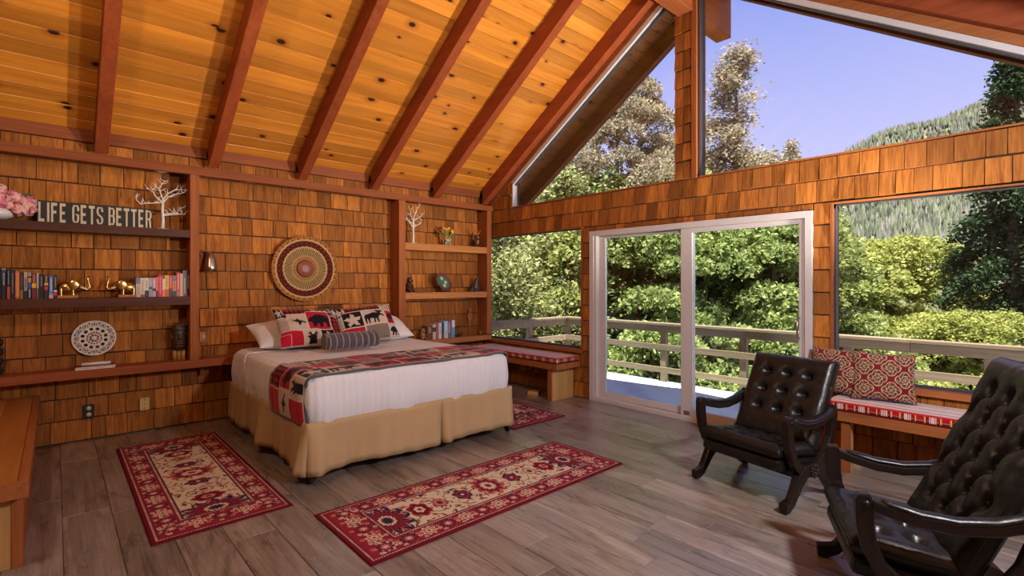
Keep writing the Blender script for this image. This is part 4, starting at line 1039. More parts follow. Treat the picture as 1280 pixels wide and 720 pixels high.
def armchair(label, loc, rz, Lb, rows, lean, base):
    t = thing('tufted_armchair', label, 'armchair', loc, rz, 'black tufted armchairs')
    XZ = lambda a, b, d: (a*.80 if a > 0 else a, d, b)
    for s in (-1, 1):
        y0, y1 = (s*.345, s*.298) if s < 0 else (s*.298, s*.345)
        f = obj('side_frame', MB().strip([(-.004, .585), (-.002, .56), (0, .47), (.015, .385), (.06, .30), (.13, .245), (.22, .215), (.33, .21), (.44, .235), (.53, .29), (.60, .38), (.64, .48), (.66, .57)], [.022, .034, .034, .034, .034, .036, .04, .04, .036, .034, .032, .03, .028], XZ, y0, y1), M['blackwood'], t, bevel=.007)
        obj('bolt', MB().lathe([(0, -.004), (.014, -.004), (.012, .004), (0, .006)], 12, (0, s*.346, .55), 'Y'), M['metal_dark'], f)
        for nm, sg in (('front_leg', 1), ('rear_leg', -1)):
            X0 = .30; P = [(.02, .232), (-.10, .215), (-.19, .165), (-.245, .10), (-.29, .055), (-.34, .036), (-.375, .036)]
            lg = obj(nm, MB().strip([(X0+sg*a, b) for a, b in P], [.03, .04, .042, .032, .028, .034, .03], XZ, y0+s*.004-.004*(s < 0), y1+s*.004), M['blackwood'], t, bevel=.008)
        # arm rest: sagging bar with a padded top
        P = [(.02, .548), (.10, .528), (.22, .505), (.36, .498), (.50, .515), (.60, .545), (.67, .58)]
        obj('arm', MB().strip(P, .022, XZ, s*.322-.026, s*.322+.026), M['blackwood'], t, bevel=.008)
        obj('arm_pad', MB().tube([(a*.8, s*.322, b+.024) for a, b in [(.07, .536), (.09, .531), (.22, .507), (.36, .500), (.50, .517), (.60, .547), (.615, .552)]], [.010, .026, .028, .028, .028, .026, .010], 12, flat=.55), M['leather'], t)
        obj('rosette', MB().lathe([(0, -.008), (.045, -.008), (.045, .004), (0, .010)], 20, (.24, s*.348, .215), 'Y'), M['blackwood'], f)
        bd = MB()
        for k in range(12): bd.ball((.24+.036*math.cos(k*PI/6), s*.356, .215+.036*math.sin(k*PI/6)), .010, 8, 6)
        for k in range(5): bd.ball((.24+.016*math.cos(k*PI*.4), s*.358, .215+.016*math.sin(k*PI*.4)), .009, 8, 6)
        obj('rosette_beads', bd, M['blackwood'], f)
    for x_, z_ in ((.12, .20), (.36, .20)): obj('stretcher', MB().box(x_-.02, x_+.02, -.298, .298, z_-.02, z_+.02), M['blackwood'], t)
    # seat: padded rail below, tufted cushion above, sloping down to the back
    rot = Matrix.Rotation(math.radians(7), 4, 'Y')
    rail = obj('seat_rail', MB().box(-.07, .44, -.285, .285, .225, .30), M['leather'], t, bevel=.022)
    rail.matrix_local = rot
    bt = []
    for k in range(3):
        for a in (-.15, .0, .15): bt.append((a, .13+k*.135))
    cu = obj('seat_cushion', tufted(.585, .52, .085, bt, 3), M['leather'], t)
    cu.matrix_local = Matrix.Translation((0, 0, .003)) @ rot @ Matrix.Translation((-.09, 0, .302)) @ Matrix(((0, 1, 0, 0), (-1, 0, 0, 0), (0, 0, 1, 0), (0, 0, 0, 1)))
    bm_ = MB().ball((0, 0, 0), (.008, .008, .004), 10, 6).mesh('button')
    def knobs(par, pts, z):
        for a, b in pts:
            o = bpy.data.objects.new('button', bm_); COL.objects.link(o); o.parent = par; o.location = (a, b, z)
    bm_.materials.append(M['black'])
    knobs(cu, bt, .085+.014-.036)
    def cord(par, w, h, z):
        P = [(-w/2+.004, .05), (-w/2+.004, h-.03), (-w/2+.03, h-.004), (w/2-.03, h-.004), (w/2-.004, h-.03), (w/2-.004, .03), (w/2-.03, .004), (-w/2+.03, .004), (-w/2+.004, .05)]
        obj('piping', MB().tube([(a, b, z) for a, b in P], .005, 6), M['leather'], par)
    cord(cu, .585, .52, .052)
    # back: leaning slab, tufted face toward the sitter
    br = []
    for k in range(rows):
        z_ = Lb-.15-k*.135
        for a in ((-.15, .0, .15) if rows < 5 else ((-.15, .0, .15) if k % 2 == 0 else (-.225, -.075, .075, .225))): br.append((a, z_))
    bk = obj('backrest', tufted(.60, Lb, .10, br, 5), M['leather'], t)
    la = math.radians(lean)
    ux = Vector((0, 1, 0)); uy = Vector((math.sin(la), 0, math.cos(la))); uz = Vector((-math.cos(la), 0, math.sin(la)))
    ux = uy.cross(uz)
    Mb = Matrix((ux, uy, uz)).transposed().to_4x4(); Mb.translation = Vector((base, 0, .285)); bk.matrix_local = Mb
    knobs(bk, br, .10+.014-.036); cord(bk, .60, Lb, .062)
    return t
armchair('low-backed black tufted leather armchair facing the bed in front of the sliding door', (3.43, 1.48, 0), math.radians(-11), .63, 3, 28, .40)
armchair('high-backed black tufted leather armchair nearest the camera at the right', (2.675, .675, 0), math.radians(-65.4), .84, 5, 24, .37)

# ------------------------------------------------------------------ things on the walls and shelves
SH1, SH2, LG, RS1, RS2, RLG = 1.925, 1.285, .663, 1.932, 1.287, .650
# sign: LIFE GETS BETTER
sg_ = thing('wooden_sign', 'long dark wooden sign reading LIFE GETS BETTER on the top left shelf', 'sign', (.28, 5.845, SH1))
obj('sign_board', MB().box(-.395, .398, 0, .022, 0, .192), plain('dark_sign_board', (.022, .015, .011), .7, nscale=30), sg_, bevel=.002)
M['cream_paint'] = plain('cream_paint', (.62, .50, .33), .7)
def glyph(ch):
    B = lambda x0, x1, y0, y1: ('b', x0, x1, y0, y1)
    s = .31
    R = lambda pts: ('p', pts)
    o = {'L': [B(0, s, 0, 1), B(s, .85, 0, .15)], 'I': [B(0, s, 0, 1)], 'F': [B(0, s, 0, 1), B(s, .85, .85, 1), B(s, .75, .45, .6)],
         'E': [B(0, s, 0, 1), B(s, .85, .85, 1), B(s, .75, .43, .57), B(s, .85, 0, .15)], 'T': [B(.32, .32+s, 0, .85), B(0, .91, .85, 1)],
         'G': [R([(.865, .66), (.865, .80), (.74, .925), (.26, .925), (.135, .80), (.135, .20), (.26, .075), (.74, .075), (.865, .20), (.865, .46), (.52, .46)])],
         'S': [R([(.865, .70), (.865, .80), (.74, .925), (.26, .925), (.135, .80), (.135, .66), (.26, .55), (.74, .42), (.865, .32), (.865, .20), (.74, .075), (.26, .075), (.135, .20), (.135, .30)])],
         'B': [B(0, s, 0, 1), R([(.2, .925), (.74, .925), (.86, .82), (.86, .64), (.74, .53), (.2, .52)]), R([(.74, .53), (.87, .42), (.87, .19), (.74, .075), (.2, .075)])],
         'R': [B(0, s, 0, 1), R([(.2, .925), (.74, .925), (.86, .82), (.86, .62), (.74, .50), (.2, .49)]), R([(.60, .48), (.76, .36), (.84, 0)])]}
    return o[ch]
x = -.385; lw_, lh = .0445, .166
for ch in 'LIFE GETS BETTER':
    if ch == ' ': x += .027; continue
    mb = MB(); k = 0
    for st in glyph(ch):
        k += 1
        if st[0] == 'b': mb.box(x+st[1]*lw_, x+st[2]*lw_, -.004, .0, .012+st[3]*lh, .012+st[4]*lh)
        else: mb.strip([(x+a*lw_, .012+b*lh) for a, b in st[1]],   .0070, lambda a, b, d: (a, d, b), -.0042-.0002*k, .0)
    obj('letter', mb, M['cream_paint'], sg_, fix=False)
    x += (.0185 if ch == 'I' else (.049 if ch != 'T' else .048))+.0062
# wire trees
def wire_tree(label, loc, H, W, seed, limbs):
    t = thing('white_branch_tree', label, 'ornament', loc, group='white branch trees')
    obj('base', MB().box(-.045, .045, -.03, .03, 0, .008), M['white_paint'], t, bevel=.002)
    obj('trunk', MB().tube([(0, 0, .005), (.004, 0, H*.2), (-.002, 0, H*.4), (.004, .002, H*.62)], [.016, .013, .012, .011], 8), M['white_paint'], t)
    r = random.Random(seed)
    for P in limbs:
        pts = [(a*W, r.uniform(-.02, .02)*(i > 0), b*H) for i, (a, b) in enumerate(P)]
        n = len(pts); mb = MB().tube(pts, [.0065*(1-.55*i/(n-1)) for i in range(n)], 6)
        for i in range(1, n):
            for s in range(2):
                b = Vector(pts[i]); d = Vector((r.uniform(-.05, .05), r.uniform(-.02, .02), r.uniform(.0, .05)))
                mb.tube([b, b+d*.5, b+d+Vector((r.uniform(-.01, .01), 0, .012))], [.0038, .003, .002], 5)
        obj('branch', mb, M['white_paint'], t, fix=False)
wire_tree('white leafless branch ornament at the right end of the top left shelf', (.76, 5.80, SH1), .47, .24, 4,
          [[(0, .55), (-.25, .52), (-.55, .50), (-.70, .47), (-.85, .55), (-.88, .60)], [(0, .56), (-.2, .62), (-.3, .72), (-.42, .78)], [(0, .62), (-.1, .78), (-.22, .86), (-.3, .80)], [(0, .62), (-.12, .82), (-.02, .92), (.06, .98)],
           [(0, .60), (.18, .74), (.4, .82), (.62, .85), (.78, .84)], [(.02, .55), (.2, .68), (.45, .74), (.7, .78)], [(0, .28), (.25, .31), (.5, .33), (.68, .36), (.60, .46)], [(.02, .31), (.4, .35), (.7, .33)]])
wire_tree('white leafless branch ornament at the left end of the top right shelf', (3.50, 5.80, RS1), .53, .22, 8,
          [[(0, .5), (-.25, .55), (-.5, .58), (-.68, .66)], [(0, .55), (-.15, .7), (-.22, .82)], [(0, .6), (.1, .75), (.3, .88), (.5, 1.0)], [(0, .55), (.2, .62), (.45, .66), (.62, .74)], [(0, .40), (.25, .46), (.5, .52), (.62, .60)], [(0, .38), (-.2, .5), (-.45, .62), (-.6, .55)]])
# peonies in a white bowl
def petal_flower(mb, c, R, r, n=16, mi=0):
    for k in range(n):
        a = k*2.4; lay_ = k/n; tilt = .25+1.15*lay_; rr = R*(.35+.6*lay_)
        d = Vector((math.cos(a)*math.sin(tilt), math.sin(a)*math.sin(tilt), math.cos(tilt))); s = d.cross(Vector((0, 0, 1))).normalized(); u = s.cross(d)
        P = []
        for i in range(4):
            for j in range(4):
                p, q = (j/3-.5)*2, i/3; wdt = math.sin(.35+q*2.3)*.62
                P.append(Vector(c)+d*rr*(.25+q*.78-.18*q*q-.12*p*p)+s*(p*wdt*rr)+u*(rr*.22*(q-.4)+.03*R*r.uniform(-1, 1)))
        mb.add(P, [(i*4+j, i*4+j+1, i*4+5+j, i*4+4+j) for i in range(3) for j in range(3)], mi, True)
M['peony1'] = plain('pink_peony', (.72, .19, .27), .7, nscale=30, vary=.3); M['peony2'] = plain('blush_peony', (.80, .46, .40), .7, nscale=30, vary=.2)
M['leafy'] = plain('leaf_green', (.06, .13, .04), .6, vary=.3); M['ceramic'] = plain('white_ceramic', (.78, .74, .70), .25)
M['yellow'] = plain('yellow_petals', (.80, .58, .06), .7, nscale=30, vary=.2)
pv = thing('peony_vase', 'white bowl vase of pink peonies at the left end of the top shelf', 'flowers', (-.355, 5.80, SH1))
obj('bowl', MB().lathe([(0, 0), (.05, 0), (.105, .03), (.115, .06), (.09, .095), (.07, .10), (.0, .095)], 28), M['ceramic'], pv)
r_ = random.Random(2)
def peony(mb, c, R, r):
    c = Vector(c)
    for k in range(46):
        z = 1-2*(k+.5)/46; a = k*2.39996; d = Vector((math.sqrt(1-z*z)*math.cos(a), math.sqrt(1-z*z)*math.sin(a), z)); f = r.uniform(.72, 1.0)
        u = d.cross(Vector((.3, .2, 1))).normalized(); v = d.cross(u); q0 = r.uniform(0, 6.28); u, v = u*math.cos(q0)+v*math.sin(q0), v*math.cos(q0)-u*math.sin(q0)
        w = R*.42; P = []
        for i in range(4):
            for j in range(4):
                p, q = (i/3-.5)*2, (j/3-.5)*2; bend = R*(.16*(q+1)**1.5*.5+r.uniform(-.04, .04))
                P.append(c+d*(R*f*.86-R*.14*p*p+bend)+u*(p*w*(.9-.25*q*q))+v*(q*w))
        mb.add(P, [(i*4+j, i*4+j+1, i*4+5+j, i*4+4+j) for i in range(3) for j in range(3)], 0 if r.random() < .6 else 1, True)
    mb.ball(c, R*.74, 12, 8)
for i, (c, R) in enumerate((((-.05, -.03, .165), .085), ((.035, -.05, .15), .085), ((.155, -.04, .105), .078), ((.115, -.02, .185), .060), ((.195, .0, .155), .055), ((.02, .0, .235), .065), ((.205, -.05, .10), .045), ((-.14, -.03, .14), .075))):
    mb = MB(); peony(mb, c, R, r_); ms = [M['peony1'], M['peony2']] if i % 3 != 2 else [M['peony2'], M['peony1']]
    obj('peony', mb, ms, pv, fix=False)
lv = MB()
for k in range(16):
    a = r_.uniform(0, 2*PI); c = Vector((.06+math.cos(a)*.12, math.sin(a)*.04, .12+r_.uniform(-.04, .10))); d = Vector((math.cos(a), -.2, r_.uniform(-.2, .8)))*.05; s = Vector((-d.z, .01, d.x))*.4
    lv.add([c-d, c+s, c+d, c-s], [(0, 1, 2, 3)])
obj('leaves', lv, M['leafy'], pv, fix=False)
# books
def book(name_lb, x0, x1, h, col, bands, z, y0=5.765, dep=.13, title=None, group=None, tilt=0):
    m = bpy.data.materials.get('cover_%d_%d_%d' % col) or plain('cover_%d_%d_%d' % col, lin(*col), .45)
    w = x1-x0; t_ = thing('book', name_lb, 'book', ((x0+x1)/2, y0, z), 0, group)
    hw = w/2-.0006
    obj('cover', MB().box(-hw, hw, 0, .003, 0, h).box(-hw, -hw+.0018, .003, dep, 0, h).box(hw-.0018, hw, .003, dep, 0, h), m, t_)
    obj('pages', MB().box(-hw+.0018, hw-.0018, .003, dep-.004, .003, h-.003), M['paper'], t_)
    for f0, f1, c in bands:
        mm = bpy.data.materials.get('cover_%d_%d_%d' % c) or plain('cover_%d_%d_%d' % c, lin(*c), .45)
        obj('spine_band', MB().box(-hw, hw, -.0006, .001, h*f0, h*f1), mm, t_)
    if title:
        c, f0, f1 = title; mm = bpy.data.materials.get('cover_%d_%d_%d' % c) or plain('cover_%d_%d_%d' % c, lin(*c), .45); mb = MB(); k = f0
        rr = random.Random(int(x0*1e4))
        while k < f1: s = rr.uniform(.02, .05); mb.box(-hw*.35, hw*.35, -.0012, .001, h*k, h*min(f1, k+s)); k += s+.02
        obj('spine_title', mb, mm, t_)
    return t_
M['paper'] = plain('paper', (.68, .62, .50), .9)
LBK = [(-.345, -.322, .245, (20, 18, 20), [], None, 'black book at the left edge of the middle left shelf'),
 (-.319, -.293, .250, (18, 18, 26), [(.62, .92, (40, 52, 92)), (.93, 1, (150, 140, 130))], ((190, 186, 180), .45, .85), 'tall black book with a navy top, second from the left edge'),
 (-.288, -.270, .240, (22, 18, 20), [(.0, .42, (196, 74, 52))], ((170, 160, 160), .5, .95), 'black book whose lower spine is red-orange'),
 (-.268, -.243, .236, (18, 20, 22), [], ((120, 130, 120), .2, .9), 'black book standing just left of the orange one'),
 (-.240, -.215, .224, (222, 116, 62), [(.0, .06, (200, 60, 40))], ((236, 160, 90), .1, .9), 'bright orange book on the middle left shelf'),
 (-.213, -.193, .220, (48, 40, 30), [(.0, .34, (120, 112, 40))], ((110, 96, 60), .4, .9), 'dark olive book with a yellow-green foot beside the orange one'),
 (-.190, -.168, .221, (170, 140, 158), [(.82, 1, (224, 160, 120)), (.0, .3, (30, 26, 34))], ((60, 50, 60), .35, .75), 'lilac book with a black foot and a peach top'),
 (-.166, -.145, .216, (30, 34, 54), [(.42, .58, (40, 96, 176)), (.62, .80, (214, 140, 60)), (.86, 1, (150, 160, 176))], ((220, 220, 220), .05, .38), 'navy book with an orange and a blue band'),
 (-.142, -.116, .213, (120, 36, 30), [(.42, .60, (232, 182, 50))], ((210, 170, 140), .64, .95), 'dark red book with a yellow label'),
 (-.114, -.100, .214, (196, 164, 150), [(.0, .4, (120, 80, 76))], None, 'thin pale pink-grey book beside the dark red one'),
 (-.098, -.070, .205, (16, 15, 17), [], ((150, 146, 140), .5, .9), 'wide black book with a grey title'),
 (-.067, -.042, .199, (46, 32, 30), [(.56, .66, (232, 190, 60)), (.36, .50, (196, 54, 66))], ((220, 180, 80), .7, .95), 'dark brown book with a yellow and a red label'),
 (-.038, -.011, .192, (56, 100, 172), [(.0, .14, (220, 180, 160)), (.14, .24, (120, 150, 200))], ((220, 226, 236), .3, .9), 'blue book with a pale foot'),
 (-.008, .014, .202, (22, 20, 24), [(.12, .28, (204, 40, 60)), (.28, .34, (230, 226, 222))], ((190, 150, 70), .45, .9), 'black book with a red patch next to the left brass elephant')]
for x0, x1, h, col, bd, ti, lb in LBK: book(lb, x0, x1, h, col, bd, SH2, title=ti, group='books at the left end of the middle left shelf')
def bx_(u): r = (u-640)/630; return 5.765*(.6717+r*.7408)/(.7408-.6717*r)
RBK = [(170, 175.5, .178, (206, 188, 170), [(.68, 1, (110, 124, 150))], ((160, 110, 90), .1, .6), 'white book with a blue-grey top beside the right brass elephant'),
 (175.5, 181, .176, (222, 206, 182), [(.0, .14, (150, 90, 60))], ((180, 120, 80), .2, .9), 'cream book with a brown foot, second from the right brass elephant'),
 (181, 186, .176, (226, 214, 190), [(.0, .34, (36, 36, 34))], ((150, 130, 100), .45, .9), 'cream book with a black foot'),
 (186, 190.7, .178, (160, 148, 172), [(.42, .5, (40, 34, 40))], ((220, 210, 220), .6, .9), 'lilac-grey book on the middle left shelf'),
 (190.7, 195, .178, (206, 158, 160), [(.30, .44, (60, 40, 44))], ((236, 220, 220), .5, .9), 'dusty pink book on the middle left shelf'),
 (195, 198, .186, (222, 110, 92), [(.0, .3, (96, 40, 40))], None, 'thin salmon book beside the crimson one'),
 (198, 203, .205, (214, 30, 78), [], ((236, 140, 160), .15, .9), 'crimson pink book, tallest of those around it'),
 (203, 206.4, .196, (230, 206, 180), [(.0, .32, (236, 130, 30)), (.86, 1, (170, 40, 50))], None, 'thin cream book with an orange foot'),
 (206.4, 211, .202, (236, 204, 62), [(.0, .36, (214, 90, 30))], ((160, 110, 40), .45, .95), 'yellow book with an orange foot'),
 (211, 215.5, .206, (208, 46, 48), [(.0, .36, (66, 52, 56))], ((236, 160, 150), .4, .9), 'red book with a dark foot right of the yellow one'),
 (215.5, 220.5, .200, (216, 134, 84), [(.74, 1, (112, 112, 116)), (.0, .26, (50, 52, 62))], ((150, 90, 60), .3, .7), 'tan and grey book with a dark foot'),
 (220.5, 225, .232, (196, 36, 44), [(.0, .22, (176, 110, 100))], ((240, 200, 190), .28, .92), 'tall red book left of the slate ones'),
 (225, 228.6, .222, (222, 170, 112), [], None, 'thin tan book between a red and a slate one'),
 (228.6, 233.4, .252, (102, 104, 118), [], ((220, 220, 224), .12, .7), 'tall slate grey book near the right post'),
 (233.4, 237.0, .255, (84, 30, 44), [(.0, .12, (160, 40, 60))], ((226, 200, 206), .3, .8), 'maroon book against the right post of the left bookcase')]
for u0, u1, h, col, bd, ti, lb in RBK: book(lb, bx_(u0), bx_(u1), h, col, bd, SH2, title=ti, group='books at the right end of the middle left shelf')
BBK = [(534, 540.5, .185, (120, 62, 40), [], ((200, 170, 120), .5, .9), 'brown book at the left of the row on the lowest right shelf'),
 (541, 545, .200, (210, 196, 180), [(.5, .8, (60, 60, 66))], None, 'cream book with a dark label, lowest right shelf'),
 (545.5, 548, .205, (196, 92, 60), [], None, 'thin terracotta book, lowest right shelf'),
 (548.5, 552, .215, (226, 228, 236), [], ((120, 130, 150), .3, .8), 'white book right of the terracotta one, lowest right shelf'),
 (552, 555, .212, (66, 62, 66), [(.0, .3, (120, 60, 40))], None, 'dark grey book, lowest right shelf'),
 (555, 560, .236, (170, 206, 226), [(.0, .3, (206, 214, 170))], ((240, 244, 250), .4, .9), 'pale blue book, lowest right shelf'),
 (560, 563.2, .236, (90, 116, 134), [], ((226, 230, 236), .3, .9), 'slate blue book, lowest right shelf'),
 (563.2, 565, .240, (196, 70, 70), [], None, 'thin red book, lowest right shelf'),
 (565, 568.5, .242, (80, 180, 214), [(.6, 1, (232, 236, 240))], None, 'turquoise and white book at the right end of the lowest right shelf row')]
for u0, u1, h, col, bd, ti, lb in BBK: book(lb, bx_(u0), bx_(u1), h, col, bd, RLG, title=ti, group='books on the lowest right shelf')
# brass elephants
def elephant(label, loc, rz):
    t = thing('elephant_bookend', label, 'bookend', loc, rz, 'brass elephant bookends'); t.scale = (1.12, 1.12, 1.12)
    obj('wood_base', MB().box(-.055, .065, -.035, .035, 0, .022), M['shelf_brightened'], t, bevel=.003)
    el = MB().ball((0, 0, .080), (.060, .036, .046), 16, 10).ball((.058, 0, .098), (.034, .028, .032), 14, 10)
    for x_, y_ in ((-.035, -.018), (-.035, .018), (.034, -.018), (.034, .018)): el.tube([(x_, y_, .02), (x_, y_, .075)], [.014, .015], 8)
    el.tube([(-.055, 0, .09), (-.066, 0, .07), (-.064, 0, .05)], [.004, .003, .004], 6)
    bd = obj('body', el, M['brass'], t, fix=False)
    obj('trunk', MB().tube([(.080, 0, .095), (.104, 0, .070), (.122, 0, .062), (.136, 0, .085), (.128, 0, .125), (.120, 0, .150), (.132, 0, .168)], [.014, .012, .010, .009, .008, .007, .007], 8), M['brass'], t)
    for s in (-1, 1):
        obj('ear', MB().ball((.040, s*.032, .10), (.036, .007, .040), 12, 8), M['brass'], t)
        obj('tusk', MB().tube([(.074, s*.014, .085), (.098, s*.018, .072), (.112, s*.018, .082)], [.005, .004, .002], 6), M['ceramic'], t)
elephant('brass elephant bookend facing right beside the dark books', (.075, 5.79, SH2), 0)
elephant('brass elephant bookend facing left beside the pale books', (.495, 5.79, SH2), PI)
# carved white medallion on the wall
cd = thing('carved_medallion', 'round white openwork carved medallion hung above the ledge', 'wall decor', (.262, 5.895, .918))
mb = MB()
def ringt(R, r, n=64, c=(0, 0), flat=.6): mb.tube([(c[0]+R*math.cos(2*PI*i/n), 0, c[1]+R*math.sin(2*PI*i/n)) for i in range(n+1)], r, 6, cap=False)
ringt(.150, .0080); ringt(.062, .006); ringt(.040, .0045, 40); ringt(.104, .0042)
for k in range(12):
    a = k*PI/6
    ringt(.026, .0058, 16, (.122*math.cos(a), .122*math.sin(a))); ringt(.012, .0042, 10, (.124*math.cos(a), .124*math.sin(a)))
    b = a+PI/12; ringt(.019, .0052, 14, (.083*math.cos(b), .083*math.sin(b)))
    mb.tube([(.062*math.cos(a), 0, .062*math.sin(a)), (.098*math.cos(a), 0, .098*math.sin(a))], .003, 5)
for k in range(8):
    a = k*PI/4; ringt(.011, .0044, 12, (.050*math.cos(a), .050*math.sin(a)))
    mb.tube([(.012*math.cos(a), 0, .012*math.sin(a)), (.040*math.cos(a), 0, .040*math.sin(a))], .0035, 5)
obj('lattice', mb, M['white_paint'], cd, fix=False)
obj('boss', MB().ball((0, -.002, 0), (.017, .008, .017), 14, 8), M['white_paint'], cd)
# magazines and paper roll on the ledge
for i, (x0, x1, z, h, c, lb) in enumerate(((.125, .400, LG, .012, (206, 190, 176), 'pale magazine at the bottom of the stack on the ledge'), (.125, .405, LG+.0125, .013, (120, 30, 40), 'dark red magazine on top of the pale one on the ledge'))):
    t_ = thing('magazine', lb, 'magazine', ((x0+x1)/2, 5.785, z), .02*i, 'magazines on the ledge')
    w = (x1-x0)/2; obj('cover', MB().box(-w, w, -.075, .075, 0, .0012).box(-w, w, -.075, .075, h-.0012, h).box(-w, w, .0735, .075, .0012, h-.0012), plain('magazine_cover_%d' % i, lin(*c), .4), t_)
    obj('pages', MB().box(-w+.003, w-.003, -.073, .073, .0013, h-.0013), M['paper'], t_)
o = obj('paper_roll', MB().tube([(-.10, 0, .014), (.10, 0, .014)], .014, 16, mi=0), M['white_paint']); o.location = (.27, 5.77, LG+.0260); o.rotation_euler = (0, 0, .03)
tag(o, 'white rolled paper lying on the magazines', 'paper')
# carved totem figure
M['dark_carve'] = wood('dark_carved_wood', (.035, .014, .008), (.11, .045, .022), 'Z', 50, 4, .4, .1, local=True)
tt_ = thing('totem_figure', 'dark carved wooden tiki figure on split log legs at the right end of the ledge', 'figurine', (.895, 5.83, LG))
lg_ = MB()
for k in range(3): lg_.tube([(-.036+.036*k, -.01, 0), (-.036+.036*k, -.01, .10)], .018, 10)
obj('log_base', lg_, M['shelf_brightened'], tt_)
obj('head', MB().lathe([(0, .095), (.052, .10), (.062, .15), (.066, .22), (.062, .30), (.056, .345), (.04, .355), (0, .355)], 18), M['dark_carve'], tt_)
fc = MB().ball((0, -.056, .225), (.018, .024, .032), 10, 8).ball((-.028, -.056, .265), (.022, .014, .013), 10, 8).ball((.028, -.056, .265), (.022, .014, .013), 10, 8).ball((0, -.054, .30), (.056, .016, .012), 12, 8)
fc.ball((0, -.052, .165), (.048, .022, .013), 12, 8).ball((0, -.052, .140), (.044, .020, .010), 12, 8).ball((-.062, -.01, .23), (.014, .02, .035), 8, 8).ball((.062, -.01, .23), (.014, .02, .035), 8, 8)
for k in range(6): fc.ball((-.05+.02*k, -.035, .345), (.010, .02, .026), 8, 6)
obj('carved_face', fc, M['dark_carve'], tt_, fix=False)
# dark knotted object at the picture's left edge
mb = MB()
for k in range(4): mb.ball((0, 0, .045+.075*k), (.044, .044, .042), 14, 10)
o = obj('beaded_column', mb, M['black'], fix=False); o.location = (-.352, 5.80, LG); tag(o, 'black stacked-ball column standing on the ledge at the left edge of the picture', 'ornament')
# round woven basket tray on the wall
def basket():
    nr_, na = 46, 660; R = .372; rr, aa = np.meshgrid(np.linspace(.0, 1, nr_), np.arange(na)*2*PI/na, indexing='ij')
    sp = np.cos(aa*66); Y = -.012-.03*np.sin(rr*PI*.9)**2*0-.018*rr**2+(-.006*np.abs(np.cos(aa*33)))*(rr > .3)
    tan, cr, rd, bk, ol = (np.array(lin(*c)) for c in ((170, 112, 56), (196, 158, 104), (136, 46, 30), (34, 18, 14), (84, 66, 40)))
    c = np.zeros(rr.shape+(3,)); c[:] = tan
    c[(rr < .30)] = np.array(lin(170, 110, 52))
    m = (rr >= .30) & (rr < .63); c[m] = np.where((sp[m] > .0)[:, None], cr, bk); m2 = (rr >= .36) & (rr < .42); c[m2] = np.where((sp[m2] > .1)[:, None], tan, cr)
    m = (rr >= .63) & (rr < .67); c[m] = cr
    m = (rr >= .67) & (rr < .86); ck = (np.floor((rr-.67)/.048) % 2 == 0); c[m] = np.where((np.cos(aa*33)[m] > .1)[:, None], np.where(ck[m][:, None], rd, bk), np.where(ck[m][:, None], bk, rd*.6))
    m = (rr >= .86) & (rr < .90); c[m] = cr
    m = rr >= .90; c[m] = np.where((np.cos(aa*33)[m] > -.4)[:, None], tan, np.array(lin(120, 74, 34)))
    v = np.stack([rr*R*np.cos(aa), Y, rr*R*np.sin(aa)], -1).reshape(-1, 3); j = np.arange(na)
    q = np.concatenate([np.stack([i*na+j, i*na+(j+1) % na, (i+1)*na+(j+1) % na, (i+1)*na+j], 1) for i in range(nr_-1)])
    return mesh_np('weave', v, quads=q, cols=c.reshape(-1, 3), smooth=True)
bt_ = thing('woven_basket_tray', 'round woven basket tray with a dark red ring hung above the bed', 'wall decor', (2.132, 5.902, 1.578))
obj('weave', basket(), vcol('basket_weave', .8, .3, 200), bt_)
M['straw'] = plain('straw', lin(164, 106, 56), .8, nscale=60, vary=.25)
cm = MB()
for k in range(66):
    a = k*2*PI/66; cm.ball((.366*math.cos(a), -.03, .366*math.sin(a)), (.014, .016, .014), 8, 6)
obj('rim_coil', cm, M['straw'], bt_, fix=False)
obj('hub', MB().lathe([(0, -.005), (.078, -.005), (.10, .012), (.088, .026), (.07, .022), (.062, .030), (.03, .026), (.0, .034)], 32, (0, -.006, 0), 'Y'), plain('red_brown_hub', lin(132, 62, 36), .45), bt_)
# reading sconce on the post
sc_ = thing('wall_sconce', 'brass bell shaped reading lamp beside the left post', 'lamp', (1.12, 5.875, 1.60))
obj('mount', MB().lathe([(0, 0), (.04, 0), (.04, .012), (0, .016)], 20, (-.073, 0, .05), 'X').tube([(-.06, 0, .06), (-.03, -.01, .125), (.02, -.02, .145), (.05, -.02, .12)], .008, 8), M['steel'], sc_)
obj('bell_shade', MB().lathe([(.012, .125), (.024, .115), (.045, .06), (.058, -.02), (.064, -.07), (.060, -.07), (.05, -.01), (.02, .10)], 24, (.05, -.02, 0), close=False), M['steel'], sc_)
obj('bulb', MB().ball((.05, -.02, -.045), .028, 12, 8), M['ceramic'], sc_)
def plate(name, label, cat, x, z, w, h, mat, y=5.912): 
    t_ = thing(name, label, cat, (x, y, z)); obj('face_plate', MB().box(-w/2, w/2, -.008, .004, -h/2, h/2), mat, t_, bevel=.002); return t_
ol_ = plate('power_outlet', 'dark brown power outlet with two cream sockets low on the shingles', 'outlet', .225, .262, .078, .122, M['black'])
for dz in (.028, -.028):
    s_ = obj('socket', MB().lathe([(0, -.0), (.018, 0), (.0165, .004), (0, .004)], 18, (0, -.008, dz), 'Y'), M['cream_paint'], ol_)
    obj('slots', MB().box(-.008, -.006, -.0125, -.011, dz-.006, dz+.006).box(.006, .008, -.0125, -.011, dz-.006, dz+.006), M['black'], s_)
pl_ = plate('cover_plate', 'beige blank cover plate with three dark screws on the shingles', 'wall plate', .632, .262, .075, .118, plain('beige_plastic', lin(206, 166, 104), .5))
for dz in (-.04, 0, .04): obj('screw', MB().lathe([(0, 0), (.005, 0), (.004, .003), (0, .003)], 10, (0, -.008, dz), 'Y'), M['metal_dark'], pl_)
